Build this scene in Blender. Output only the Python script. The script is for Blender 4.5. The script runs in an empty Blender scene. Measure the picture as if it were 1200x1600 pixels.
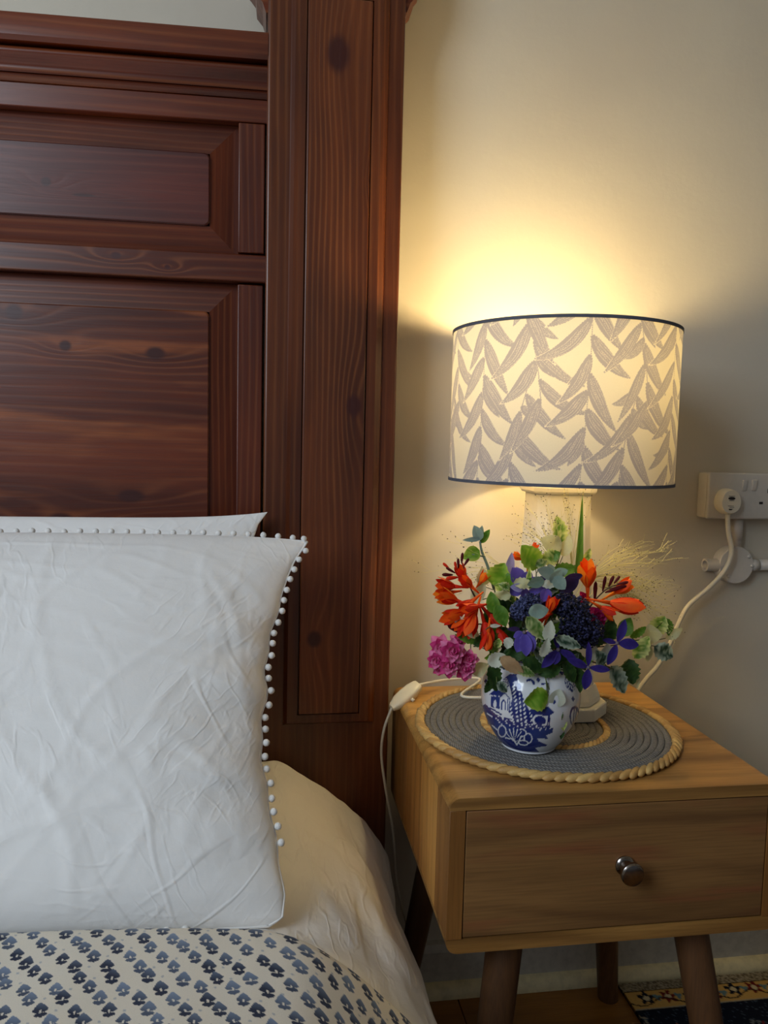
import bpy, bmesh, math, random
import numpy as np
from mathutils import Vector, Matrix, noise
random.seed(7)
RNG = np.random.default_rng(7)
SC = bpy.context.scene
COL = SC.collection

# ------------------------------------------------------------ camera
FPX, CH, CD = 1200.0, 0.9906, 1.2964          # focal length in px, camera height, distance from back wall
def cam_axes(yaw, pitch, roll):
    cy, sy = math.cos(yaw), math.sin(yaw)
    f = Vector((sy*math.cos(pitch), cy*math.cos(pitch), -math.sin(pitch)))
    r0 = Vector((cy, -sy, 0)); d0 = f.cross(r0)
    return math.cos(roll)*r0+math.sin(roll)*d0, -math.sin(roll)*r0+math.cos(roll)*d0, f
CR, CDN, CF = cam_axes(math.radians(8.72), math.radians(5.0), math.radians(-1.365))
CPOS = Vector((0, -CD, CH))
cam = bpy.data.cameras.new('camera'); cam_o = bpy.data.objects.new('camera', cam); COL.objects.link(cam_o)
cam.sensor_fit = 'HORIZONTAL'; cam.sensor_width = 36; cam.lens = FPX/1200*36; cam.clip_start = .01
mw = Matrix((( CR.x, -CDN.x, -CF.x, CPOS.x), (CR.y, -CDN.y, -CF.y, CPOS.y), (CR.z, -CDN.z, -CF.z, CPOS.z), (0, 0, 0, 1)))
cam_o.matrix_world = mw
SC.camera = cam_o
# measuring helpers: where a line of sight of the survey meets a plane
def ray(x, y): return CR*((x-600)/FPX) + CDN*((y-800)/FPX) + CF
def at(x, y, Y=0.0):
    r = ray(x, y); return CPOS + r*((Y+CD)/r.y)
def atz(x, y, z):
    r = ray(x, y); return CPOS + r*((z-CH)/r.z)

# ------------------------------------------------------------ world, lights, exposure
SC.view_settings.view_transform = 'Standard'; SC.view_settings.look = 'None'
SC.view_settings.gamma = 1.0; SC.view_settings.use_curve_mapping = False
SC.view_settings.exposure = 0.0
W = bpy.data.worlds.new('world'); SC.world = W; W.use_nodes = True
W.node_tree.nodes['Background'].inputs[0].default_value = (.80, .88, 1.0, 1)
W.node_tree.nodes['Background'].inputs[1].default_value = 0.11
def area(name, loc, target, sx, sy, power, col):
    l = bpy.data.lights.new(name, 'AREA'); l.shape = 'RECTANGLE'; l.size = sx; l.size_y = sy
    l.energy = power; l.color = col
    o = bpy.data.objects.new(name, l); COL.objects.link(o); o.location = loc
    o.rotation_euler = (Vector(target)-Vector(loc)).to_track_quat('-Z', 'Y').to_euler()
    return o
area('window_daylight', (-1.62, -1.9, 1.95), (-.2, -.35, .55), 1.1, 1.4, 29, (.77, .88, 1.0)).data.spread = math.radians(150)
BULB_POWER = 164.0        # emission strength of the lamp's bulb
BULB_COL = (1.0, .76, .36)

# ------------------------------------------------------------ helpers
def lin(c):
    c = c/255.0
    return c/12.92 if c <= .04045 else ((c+.055)/1.055)**2.4
def S(r, g, b): return (lin(r), lin(g), lin(b), 1.0)

def thing(name, label, cat, loc=(0, 0, 0), group=None):
    o = bpy.data.objects.new(name, None); COL.objects.link(o); o.location = loc
    o.empty_display_size = .05
    o['label'] = label; o['category'] = cat
    if group: o['group'] = group
    return o
def origin(o):
    v = Vector((0, 0, 0))
    while o is not None:
        v += Vector(o.location); o = o.parent
    return v
def link(name, me, mat, parent=None, label=None, kind=None, loc=None):
    o = bpy.data.objects.new(name, me); COL.objects.link(o)
    if mat is not None and not me.materials: me.materials.append(mat)
    if parent is not None: o.parent = parent
    if loc is not None: o.location = loc
    if label: o['label'] = label
    if kind: o['kind'] = kind
    return o
def mesh(name, V, F, mat, parent=None, smooth=False, attr=None, label=None, kind=None, loc=None):
    """V in world coordinates; stored relative to the parent thing's origin"""
    base = origin(parent) if parent is not None else (Vector(loc) if loc is not None else Vector((0, 0, 0)))
    me = bpy.data.meshes.new(name)
    V = np.asarray(V, float).reshape(-1, 3) - np.array(base)
    me.from_pydata(V.tolist(), [], [tuple(f) for f in F])
    if attr is not None:
        a = me.color_attributes.new('print', 'FLOAT_COLOR', 'POINT')
        A = np.ones((len(V), 4), np.float32); A[:, :3] = np.asarray(attr, np.float32).reshape(-1, 3)
        a.data.foreach_set('color', A.ravel())
    if smooth: me.polygons.foreach_set('use_smooth', [True]*len(me.polygons))
    me.update()
    return link(name, me, mat, parent, label, kind, loc if parent is None else None)
def bmpart(name, bm, mat, parent=None, smooth=False, label=None, kind=None, autosm=None):
    base = origin(parent) if parent is not None else Vector((0, 0, 0))
    bmesh.ops.translate(bm, verts=bm.verts, vec=-base)
    bmesh.ops.recalc_face_normals(bm, faces=bm.faces)
    me = bpy.data.meshes.new(name); bm.to_mesh(me); bm.free()
    if smooth: me.polygons.foreach_set('use_smooth', [True]*len(me.polygons))
    if autosm: me.set_sharp_from_angle(angle=math.radians(autosm))
    return link(name, me, mat, parent, label, kind)
def bx(bm, x0, x1, y0, y1, z0, z1, bev=0, seg=2, hz=None):
    r = bmesh.ops.create_cube(bm, size=1)
    vs = r['verts']
    for v in vs:
        v.co = Vector(((x0+x1)/2+v.co.x*(x1-x0), (y0+y1)/2+v.co.y*(y1-y0), (z0+z1)/2+v.co.z*(z1-z0)))
    if bev > 0:
        es = list({e for v in vs for e in v.link_edges})
        bmesh.ops.bevel(bm, geom=es, offset=bev, segments=seg, affect='EDGES', profile=.5)
    return vs
def box(name, x0, x1, y0, y1, z0, z1, mat, parent, bev=.0015, seg=2, fn=None, label=None, kind=None):
    bm = bmesh.new(); bx(bm, x0, x1, y0, y1, z0, z1, bev, seg)
    if fn:
        for v in bm.verts: v.co = fn(v.co)
    o = bmpart(name, bm, mat, parent, smooth=True, label=label, kind=kind)
    for p in o.data.polygons:
        if max(abs(c) for c in p.normal) > .995 and p.area > .3e-5: p.use_smooth = False
    return o
def prism(name, poly, axis, a0, a1, mat, parent, fn=None, smooth=False, label=None, kind=None, autosm=None):
    """extrude a 2D polygon; axis 'x': poly=(y,z); 'y': poly=(x,z); 'z': poly=(x,y)"""
    bm = bmesh.new()
    def mk(p, a):
        c = {'x': (a, p[0], p[1]), 'y': (p[0], a, p[1]), 'z': (p[0], p[1], a)}[axis]
        return bm.verts.new(fn(Vector(c)) if fn else c)
    A = [mk(p, a0) for p in poly]; B = [mk(p, a1) for p in poly]; n = len(poly)
    for i in range(n): bm.faces.new((A[i], A[(i+1) % n], B[(i+1) % n], B[i]))
    bm.faces.new(A); bm.faces.new(list(reversed(B)))
    return bmpart(name, bm, mat, parent, smooth=smooth or bool(autosm), label=label, kind=kind, autosm=autosm)
def catmull(P, n=8):
    P = [Vector(p) for p in P]; Q = []
    E = [2*P[0]-P[1]]+P+[2*P[-1]-P[-2]]
    for i in range(1, len(E)-2):
        a, b, c, d = E[i-1:i+3]
        for k in range(n):
            t = k/n
            Q.append(.5*((2*b)+(c-a)*t+(2*a-5*b+4*c-d)*t*t+(3*b-a-3*c+d)*t**3))
    Q.append(P[-1]); return Q
def tubegeo(P, R, n=8, cap=True):
    P = [Vector(p) for p in P]
    if not hasattr(R, '__len__'): R = [R]*len(P)
    V, F = [], []; up = Vector((.13, .31, .94)); prev = None
    for i, p in enumerate(P):
        t = (P[min(i+1, len(P)-1)]-P[max(i-1, 0)]).normalized()
        if prev is None:
            a = t.cross(up)
            if a.length < .05: a = t.cross(Vector((1, 0, 0)))
            a.normalize()
        else:
            a = (prev-t*prev.dot(t)).normalized()
        prev = a; b = t.cross(a)
        for k in range(n):
            w = 2*math.pi*k/n; V.append(p+(a*math.cos(w)+b*math.sin(w))*R[i])
    for i in range(len(P)-1):
        for k in range(n):
            F.append((i*n+k, i*n+(k+1) % n, (i+1)*n+(k+1) % n, (i+1)*n+k))
    if cap:
        F.append(tuple(range(n-1, -1, -1))); m = (len(P)-1)*n; F.append(tuple(range(m, m+n)))
    return V, F
def tube(name, P, R, mat, parent=None, n=10, sm=8, label=None, kind=None):
    Q = catmull(P, sm) if sm else P
    if hasattr(R, '__len__') and sm:
        R = np.interp(np.linspace(0, 1, len(Q)), np.linspace(0, 1, len(R)), R)
    V, F = tubegeo(Q, R, n)
    return mesh(name, V, F, mat, parent, smooth=True, label=label, kind=kind)
def lathegeo(prof, n, c=(0, 0, 0), M=None, closed=True):
    V, F = [], []
    for r, z in prof:
        for k in range(n):
            w = 2*math.pi*k/n; p = Vector((r*math.cos(w), r*math.sin(w), z))
            if M is not None: p = M @ p
            V.append(p+Vector(c))
    for i in range(len(prof)-1):
        for k in range(n): F.append((i*n+k, i*n+(k+1) % n, (i+1)*n+(k+1) % n, (i+1)*n+k))
    if closed:
        F.append(tuple(range(n-1, -1, -1))); m = (len(prof)-1)*n; F.append(tuple(range(m, m+n)))
    return V, F
def lathe(name, prof, n, c, mat, parent, M=None, closed=True, label=None, sharp=35):
    V, F = lathegeo(prof, n, c, M, closed)
    o = mesh(name, V, F, mat, parent, smooth=True, label=label)
    o.data.set_sharp_from_angle(angle=math.radians(sharp)); return o
class Acc:
    """collects geometry into one mesh"""
    def __init__(s): s.V = []; s.F = []; s.A = []
    def add(s, V, F, col=None):
        k = len(s.V); s.V += [tuple(v) for v in V]; s.F += [tuple(i+k for i in f) for f in F]
        if col is not None:
            c = np.asarray(col, float)
            s.A += ([tuple(c[:3])]*len(V)) if c.ndim == 1 else [tuple(q[:3]) for q in c]
    def done(s, name, mat, parent=None, smooth=True, label=None, kind=None, loc=None):
        return mesh(name, s.V, s.F, mat, parent, smooth, s.A or None, label, kind, loc)
def grid_faces(nu, nv, wrap=False):
    i = np.arange(nv-1)[:, None]; j = np.arange(nu if wrap else nu-1)[None, :]
    a = i*nu+j; b = i*nu+(j+1) % nu
    return np.stack([a, b, b+nu, a+nu], -1).reshape(-1, 4).tolist()
def fbm(p, o=4):
    return noise.fractal(Vector(p), 1.0, 2.0, o)

# ------------------------------------------------------------ materials
def newmat(name):
    m = bpy.data.materials.new(name); m.use_nodes = True
    nt = m.node_tree; return m, nt, nt.nodes['Principled BSDF']
class N:
    """tiny node-building helper"""
    def __init__(s, nt): s.nt = nt
    def n(s, t, **k):
        o = s.nt.nodes.new(t)
        for a, b in k.items(): setattr(o, a, b)
        return o
    def put(s, sock, v):
        if hasattr(v, 'is_output'): s.nt.links.new(v, sock)
        else: sock.default_value = v
    def m(s, op, a, b=None, c=None, clamp=False):
        o = s.n('ShaderNodeMath', operation=op); o.use_clamp = clamp
        s.put(o.inputs[0], a)
        if b is not None: s.put(o.inputs[1], b)
        if c is not None: s.put(o.inputs[2], c)
        return o.outputs[0]
    def comb(s, x, y, z):
        o = s.n('ShaderNodeCombineXYZ'); s.put(o.inputs[0], x); s.put(o.inputs[1], y); s.put(o.inputs[2], z); return o.outputs[0]
    def noise(s, vec, scale=1, detail=3, rough=.5):
        o = s.n('ShaderNodeTexNoise'); s.put(o.inputs['Vector'], vec); o.inputs['Scale'].default_value = scale
        o.inputs['Detail'].default_value = detail; o.inputs['Roughness'].default_value = rough; return o.outputs[0]
    def mix(s, f, a, b, mode='MIX'):
        o = s.n('ShaderNodeMix', data_type='RGBA', blend_type=mode); o.clamp_result = False
        s.put(o.inputs[0], f); s.put(o.inputs[6], a); s.put(o.inputs[7], b); return o.outputs[2]
    def ramp(s, f, lo, hi):
        o = s.n('ShaderNodeMapRange', interpolation_type='SMOOTHSTEP'); s.put(o.inputs[0], f)
        o.inputs[1].default_value = lo; o.inputs[2].default_value = hi; return o.outputs[0]
    def obj(s): return s.n('ShaderNodeTexCoord').outputs['Object']
    def sep(s, v):
        o = s.n('ShaderNodeSeparateXYZ'); s.put(o.inputs[0], v); return o.outputs
    def bump(s, h, strength, dist, bsdf):
        o = s.n('ShaderNodeBump'); o.inputs['Strength'].default_value = strength; o.inputs['Distance'].default_value = dist
        s.put(o.inputs['Height'], h); s.nt.links.new(o.outputs[0], bsdf.inputs['Normal'])
def wood(name, lc, dark, mid, line, freq=55., amp=3.0, knots=(), rough=.38, seed=0., lineamt=.36, off=(0, 0, 0), coat=.0, fib=.25, spec=.5, knotcol=None, patch=None):
    """lc: axes as 'zxy' = along, across, depth. knots: (along, across, r_along, r_across) in world coordinates; off = thing origin"""
    m, nt, b = newmat(name); g = N(nt)
    s3 = g.sep(g.obj()); ix = {'x': 0, 'y': 1, 'z': 2}
    l = g.m('ADD', s3[ix[lc[0]]], off[ix[lc[0]]]); c = g.m('ADD', s3[ix[lc[1]]], off[ix[lc[1]]]); d = s3[ix[lc[2]]]
    n1 = g.noise(g.comb(g.m('MULTIPLY_ADD', l, 1.3, seed), g.m('MULTIPLY', c, 5.), g.m('MULTIPLY', d, 5.)), 1, 2)
    ring = g.m('ADD', g.m('MULTIPLY', c, freq), g.m('MULTIPLY', n1, amp))
    ring = g.m('ADD', ring, g.m('MULTIPLY', d, freq*.6))
    kmask = None
    for (kl, kc, rl, rc) in knots:
        dl = g.m('DIVIDE', g.m('SUBTRACT', l, kl), rl); dc = g.m('DIVIDE', g.m('SUBTRACT', c, kc), rc)
        e1 = g.m('POWER', 2.718, g.m('MULTIPLY', -.045, g.m('MULTIPLY', dl, dl)))
        e2 = g.m('POWER', 2.718, g.m('MULTIPLY', -.22, g.m('MULTIPLY', dc, dc)))
        ring = g.m('ADD', ring, g.m('MULTIPLY', 1.9, g.m('MULTIPLY', e1, e2)))
        dd = g.m('SQRT', g.m('ADD', g.m('MULTIPLY', dl, dl), g.m('MULTIPLY', dc, dc)))
        dd = g.m('ADD', dd, g.m('MULTIPLY', g.m('SUBTRACT', n1, .5), .5))
        k = g.m('SUBTRACT', 1., g.ramp(dd, .6, 1.25))
        kmask = k if kmask is None else g.m('MAXIMUM', kmask, k)
    si = g.m('MULTIPLY_ADD', g.m('SINE', g.m('MULTIPLY', ring, 6.283)), .5, .5)
    si = g.m('POWER', si, 3.5)
    vary = g.ramp(g.noise(g.comb(g.m('MULTIPLY_ADD', l, 2.1, seed+9), g.m('MULTIPLY', c, 14.), d), 1, 2), .3, .7)
    fibre = g.noise(g.comb(g.m('MULTIPLY_ADD', l, 14., seed), g.m('MULTIPLY', c, 420.), g.m('MULTIPLY', d, 420.)), 1, 2)
    big = g.ramp(g.noise(g.comb(g.m('MULTIPLY_ADD', l, 1.6, seed+3), g.m('MULTIPLY', c, 9.), g.m('MULTIPLY', d, 9.)), 1, 4, .6), .25, .75)
    col = g.mix(big, dark, mid)
    if patch: col = g.mix(g.ramp(g.noise(g.comb(g.m('MULTIPLY_ADD', l, 3.5, seed), g.m('MULTIPLY', c, 24.), d), 1, 3), .52, .7), col, patch)
    col = g.mix(g.m('MULTIPLY', g.m('MULTIPLY', si, lineamt), g.m('MULTIPLY_ADD', vary, .8, .2)), col, line)
    col = g.mix(g.m('MULTIPLY', g.ramp(fibre, .35, .75), fib), col, (dark[0]*.45, dark[1]*.45, dark[2]*.45, 1))
    if kmask is not None: col = g.mix(kmask, col, knotcol or S(60, 22, 16))
    nt.links.new(col, b.inputs['Base Color'])
    g.put(b.inputs['Roughness'], g.m('MULTIPLY_ADD', fibre, .18, rough-.09))
    b.inputs['Specular IOR Level'].default_value = spec
    b.inputs['Coat Weight'].default_value = coat; b.inputs['Coat Roughness'].default_value = .22
    g.bump(g.m('ADD', g.m('MULTIPLY', fibre, .5), g.m('MULTIPLY', si, -.4)), .25, .0006, b)
    return m
def plain(name, col, rough=.5, metal=0., noise_amt=.08, scale=60., bump=0., bdist=.0005, spec=.5, sheen=0., var=None):
    m, nt, b = newmat(name); g = N(nt)
    n1 = g.noise(g.obj(), scale, 4, .6)
    c2 = var or (col[0]*(1-noise_amt*3), col[1]*(1-noise_amt*3), col[2]*(1-noise_amt*3), 1)
    nt.links.new(g.mix(g.ramp(n1, .35, .8), col, c2), b.inputs['Base Color'])
    b.inputs['Roughness'].default_value = rough; b.inputs['Metallic'].default_value = metal
    b.inputs['Specular IOR Level'].default_value = spec; b.inputs['Sheen Weight'].default_value = sheen
    if bump: g.bump(n1, bump, bdist, b)
    return m
def cloth(name, col, weave=1400., wr=.5):
    m, nt, b = newmat(name); g = N(nt); p = g.obj()
    b.inputs['Base Color'].default_value = col; b.inputs['Roughness'].default_value = .85
    b.inputs['Specular IOR Level'].default_value = .2; b.inputs['Sheen Weight'].default_value = .15
    w = g.noise(p, weave, 1); s3 = g.sep(p); x, y, z = s3[0], s3[1], s3[2]
    def ridge(ax, ay, sc, thr):
        u = g.m('ADD', g.m('MULTIPLY', x, ax), g.m('MULTIPLY', z, ay)); v = g.m('ADD', g.m('MULTIPLY', z, ax*.3), g.m('MULTIPLY', x, -ay*.3))
        e = g.m('ABSOLUTE', g.m('SUBTRACT', g.noise(g.comb(u, v, g.m('MULTIPLY', y, 5.)), sc, 2, .5), .5))
        gate = g.ramp(g.noise(g.comb(x, g.m('MULTIPLY', y, 1.), g.m('ADD', z, ax)), 5., 2), .42, .62)
        return g.m('MULTIPLY', g.m('SUBTRACT', 1., g.ramp(e, 0., thr)), gate)
    h = g.m('MULTIPLY', w, .05)
    for ax, ay, sc, thr, am in ((9, 5, 1., .035, .9), (7, -12, 1.3, .04, .6), (3, 16, 1.6, .05, .55), (16, 10, 2.2, .06, .45), (-12, 14, 2.6, .06, .4)):
        h = g.m('ADD', h, g.m('MULTIPLY', ridge(ax, ay, sc, thr), am*wr*1.6))
    h = g.m('ADD', h, g.m('MULTIPLY', g.noise(p, 55., 4, .6), wr*1.1))
    g.bump(h, .55, .0016, b)
    return m
def printed(name, rough=.6, trans=0., bump_scale=900., bstr=.15, spec=.3, sheen=0., coat=0.):
    """colour comes from the mesh's own flat print"""
    m, nt, b = newmat(name); g = N(nt)
    a = g.n('ShaderNodeVertexColor', layer_name='print')
    w = g.noise(g.obj(), bump_scale, 2)
    nt.links.new(g.mix(g.m('MULTIPLY', w, .18), a.outputs[0], (0, 0, 0, 1)), b.inputs['Base Color'])
    b.inputs['Roughness'].default_value = rough; b.inputs['Specular IOR Level'].default_value = spec
    b.inputs['Sheen Weight'].default_value = sheen; b.inputs['Coat Weight'].default_value = coat; b.inputs['Coat Roughness'].default_value = .08
    if bstr: g.bump(w, bstr, .0008, b)
    if trans > 0:
        t = g.n('ShaderNodeBsdfTranslucent'); nt.links.new(a.outputs[0], t.inputs[0])
        mx = g.n('ShaderNodeMixShader'); mx.inputs[0].default_value = trans
        out = nt.nodes['Material Output']
        nt.links.new(b.outputs[0], mx.inputs[1]); nt.links.new(t.outputs[0], mx.inputs[2]); nt.links.new(mx.outputs[0], out.inputs[0])
    return m
BED_OFF = (-.65, -.9, 0)
hw = dict(dark=S(66, 23, 10), mid=S(114, 49, 21), line=S(156, 90, 50))
# ------------------------------------------------------------ the room
def wallmat():
    m, nt, b = newmat('painted_plaster'); g = N(nt); p = g.obj()
    n1 = g.noise(p, 2.2, 3); n2 = g.noise(p, 42., 5, .6); n3 = g.noise(p, 7., 3)
    nt.links.new(g.mix(g.ramp(n1, .3, .7), S(212, 203, 184), S(204, 194, 176)), b.inputs['Base Color'])
    b.inputs['Roughness'].default_value = .62; b.inputs['Specular IOR Level'].default_value = .3
    g.bump(g.m('ADD', g.m('MULTIPLY', n2, .35), g.m('MULTIPLY', n3, 1.2)), .28, .006, b)
    return m
PLASTER = wallmat()
CEIL = plain('ceiling_paint', S(226, 224, 218), .8)
def room_box(name, *a): 
    o = box(name, *a, bev=0, kind='structure'); return o
room_box('wall_back', -2.6, 2.4, 0, .12, -.02, 2.5, PLASTER, None)
room_box('wall_left', -2.7, -2.6, -3.4, .12, -.02, 2.5, PLASTER, None)
room_box('wall_right', 2.4, 2.5, -3.4, .12, -.02, 2.5, PLASTER, None)
room_box('ceiling', -2.7, 2.5, -3.4, .12, 2.5, 2.56, CEIL, None)
SUB = plain('subfloor', S(60, 36, 18), .7)
floor = room_box('floor', -2.6, 2.4, -3.4, 0, -.06, -.0185, SUB, None)
for i in range(19):                       # boards run along the back wall
    y1 = -.004-i*.125
    if y1 < -2.3: break
    x0 = -1.2
    fm = wood('floor_wood_%d' % (i % 4), 'xyz', S(116, 72, 24), S(166, 112, 46), S(112, 70, 26), 40, 2.5, seed=i % 4*3.1+2, rough=.32) if i < 4 else bpy.data.materials['floor_wood_%d' % (i % 4)]
    for x1 in ((.35, 1.6) if i % 2 == 0 else (.9, 1.6)):
        box('floorboard', x0, x1-.0012, y1-.1235, y1, -.0185, 0, fm, floor, bev=.0012, seg=1); x0 = x1
SKIRT = plain('skirting_paint', S(196, 190, 176), .45)
CREAM = plain('cream_bead_paint', S(226, 212, 168), .4)
sk = prism('baseboard_back', [(0, .0), (-.016, .0), (-.016, .078), (-.010, .090), (-.0, .093)], 'x', -2.6, 2.4, SKIRT, None, kind='structure')
qr = [(-.016, .0005)]+[(-.016-.019*math.cos(t), .0005+.023*math.sin(t)) for t in np.linspace(0, math.pi/2, 7)]
prism('trim_1', qr, 'x', -2.6, 2.4, CREAM, None, kind='structure', autosm=40)

# ------------------------------------------------------------ bed frame
bed = thing('bed_frame', 'reddish stained pine panelled headboard and broad square post against the wall', 'bed', BED_OFF)
YP = -.10; YR = -.078                      # faces of post and rails
ZT = .0
def hz(v):                                 # the old headboard has racked a little out of square
    z = v.z; v.z = z+.020*(v.x)*min(max((z-1.21)/.38, 0), 1.3); return v
def zx(py, Y, px=412): return at(px, py, Y).z
kn = lambda px, py, rx, ry, Y: (at(px, py, Y).z, at(px, py, Y).x, ry*.00100, rx*.00100)
knx = lambda px, py, rx, ry, Y: (at(px, py, Y).x, at(px, py, Y).z, rx*.00100, ry*.00100)
hp = dict(dark=S(66, 28, 11), mid=S(112, 56, 24), line=S(150, 92, 50))
wpost = wood('pine_post_panel', 'zxy', freq=105, amp=5.5, seed=1.7, off=BED_OFF, knots=[kn(527, 92, 17, 27, YP), kn(551, 635, 12, 18, YP), kn(490, 995, 12, 14, YP), kn(578, 288, 4, 7, YP)], lineamt=.55, coat=.12, **hp)
wstile = wood('pine_stile', 'zxy', freq=85, amp=3, seed=4.2, off=BED_OFF, rough=.36, coat=.12, **hp)
wstile2 = wood('pine_headboard_stile', 'zxy', freq=85, amp=3, seed=14.2, off=BED_OFF, rough=.36, coat=.15, **hw)
wrail = wood('pine_rail', 'xzy', freq=70, amp=2.4, seed=2.9, off=BED_OFF, knots=[knx(182, 400, 9, 6, YR), knx(262, 418, 5, 4, YR)], knotcol=S(66, 26, 22), rough=.36, coat=.15, **hw)
wcap = wood('pine_cap', 'xzy', freq=60, amp=2., seed=6.1, off=BED_OFF, rough=.34, coat=.2, **hw)
wpan1 = wood('pine_upper_panel', 'xzy', freq=75, amp=3, seed=7.7, off=BED_OFF, knots=[knx(72, 284, 8, 7, YR), knx(131, 305, 17, 2.5, YR)], rough=.4, coat=.12, dark=S(60, 21, 17), mid=S(98, 40, 28), line=S(120, 62, 44))
wpan2 = wood('pine_lower_panel', 'xzy', freq=62, amp=4, seed=3.3, off=BED_OFF, knots=[knx(22, 488, 13, 12, YR), knx(102, 540, 9, 8, YR), knx(243, 552, 15, 10, YR), knx(205, 775, 20, 10, YR), knx(95, 812, 19, 11, YR)], rough=.36, coat=.22, patch=S(140, 74, 36), **hw)
wbev = wood('pine_bevel', 'xzy', freq=90, amp=2, seed=5.5, off=BED_OFF, rough=.4, coat=.1, **hw)
wbevz = wood('pine_bevel_upright', 'zxy', freq=90, amp=2, seed=8.5, off=BED_OFF, rough=.4, coat=.1, **hw)
PX0, PX1 = at(415, 700, YP).x-.003, at(615, 760, YP).x+.001     # post faces
ZTOP = 1.86
box('post', PX0, PX1, YP, -.022, .0, ZTOP, wstile, bed, bev=.004, seg=3)
box('post', -1.62, -1.42, YP, -.022, .0, ZTOP, wstile, bed, bev=.004, seg=3)
# proud stepped panel on the post
pb = at(500, 1131, YP).z; ptop = at(530, 4, YP).z
xa, xb = at(448, 600, YP).x, at(596, 600, YP).x
def ring_block(name, O, I, y0, yf, outs, mat):
    """raised frame: O outer rectangle on the post face, sloping in by outs (l, r, z) to its flat, I inner opening"""
    bm = bmesh.new()
    def q(x0, x1, z0, z1, y): return [bm.verts.new((x, y, z)) for x, z in ((x0, z0), (x1, z0), (x1, z1), (x0, z1))]
    l, r, zz = outs; x0, x1, z0, z1 = O
    loops = [q(x0, x1, z0, z1, y0), q(x0+l*.25, x1-r*.15, z0+zz*.25, z1-zz*.25, y0+(yf-y0)*.35), q(x0+l, x1-r, z0+zz, z1-zz, yf), q(*I, yf), q(*I, y0)]
    for a, b in zip(loops, loops[1:]+loops[:1]):
        for k in range(4): bm.faces.new((a[k], a[(k+1) % 4], b[(k+1) % 4], b[k]))
    return bmpart(name, bm, mat, bed)
pi = (xa+.0225, xb-.0255, pb+.0195, ptop+.0015)
ring_block('post_moulding', (xa, xb, pb, ptop+.03), pi, YP+.0005, YP-.0120, (.0065, .0115, .007), wstile)
g_ = .0016
box('post_panel', pi[0]+g_, pi[1]-g_, YP-.0150, YP+.001, pi[2]+g_, pi[3]-g_, wpost, bed, bev=.0022)
# cornice returns at the head of the post
zc = at(400, 36, -.06).z
for sx, xe, zc in ((-1, PX0, zc), (1, PX1, zc+.022)):
    prof = [(0, 0), (0, .34), (.030, .34), (.030, .052), (.020, .040), (.018, .024), (.009, .014), (.004, 0)]
    prism('post_cornice', [(xe+sx*a-.001*sx, zc+b) for a, b in prof], 'y', -.092, -.024, wcap, bed)
XR0 = -1.42; XR1 = PX0+.001
# horizontal members (y,z sections)
zc0, zc1 = zx(61, YR), zx(102, YR); zo1 = zx(143, YR); zb1 = zx(156, YR); zf1 = zx(193, YR)
pc = [(-.03, zc0), (-.098, zc0), (-.100, zc0-.004), (-.100, zc1+.006), (-.096, zc1), (-.03, zc1)]
prism('top_cap', pc, 'x', XR0, XR1, wcap, bed, fn=hz, autosm=30)
og = [(-.03, zc1)]
for t in np.linspace(0, 1, 15):
    z = zc1-.002-(zc1-.002-zo1)*t
    y = -.080-.010*math.sin(math.pi*t*1.0)-.007*math.sin(math.pi*2*t+.4)
    og.append((y, z))
og += [(-.03, zo1)]
prism('ogee_moulding', og, 'x', XR0, XR1, wcap, bed, fn=hz, autosm=35)
zb0 = zo1
bead = [(-.03, zb0)]+[(-.080-.005*math.sin(math.pi*t), zb0-(zb0-zb1)*t) for t in np.linspace(0, 1, 7)]+[(-.03, zb1)]
prism('bead_moulding', bead, 'x', XR0, XR1, wcap, bed, fn=hz, autosm=35)
box('frieze_rail', XR0, XR1, YR, -.03, zf1, zb1, wrail, bed, bev=.0015, fn=hz)
zm0, zm1 = zx(400, YR), zx(443, YR)
box('middle_rail', XR0, XR1, YR-.004, -.03, zm1, zm0, wrail, bed, bev=.002, fn=hz)
sx0 = at(370, 600, YR).x
box('stile', sx0, XR1-.0035, YR-.001, -.03, zm0+.003, zf1-.001, wstile2, bed, bev=.0018, fn=hz)
box('stile', sx0, XR1-.0045, YR-.001, -.03, .25, zm1-.003, wstile2, bed, bev=.0018, fn=hz)
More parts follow.
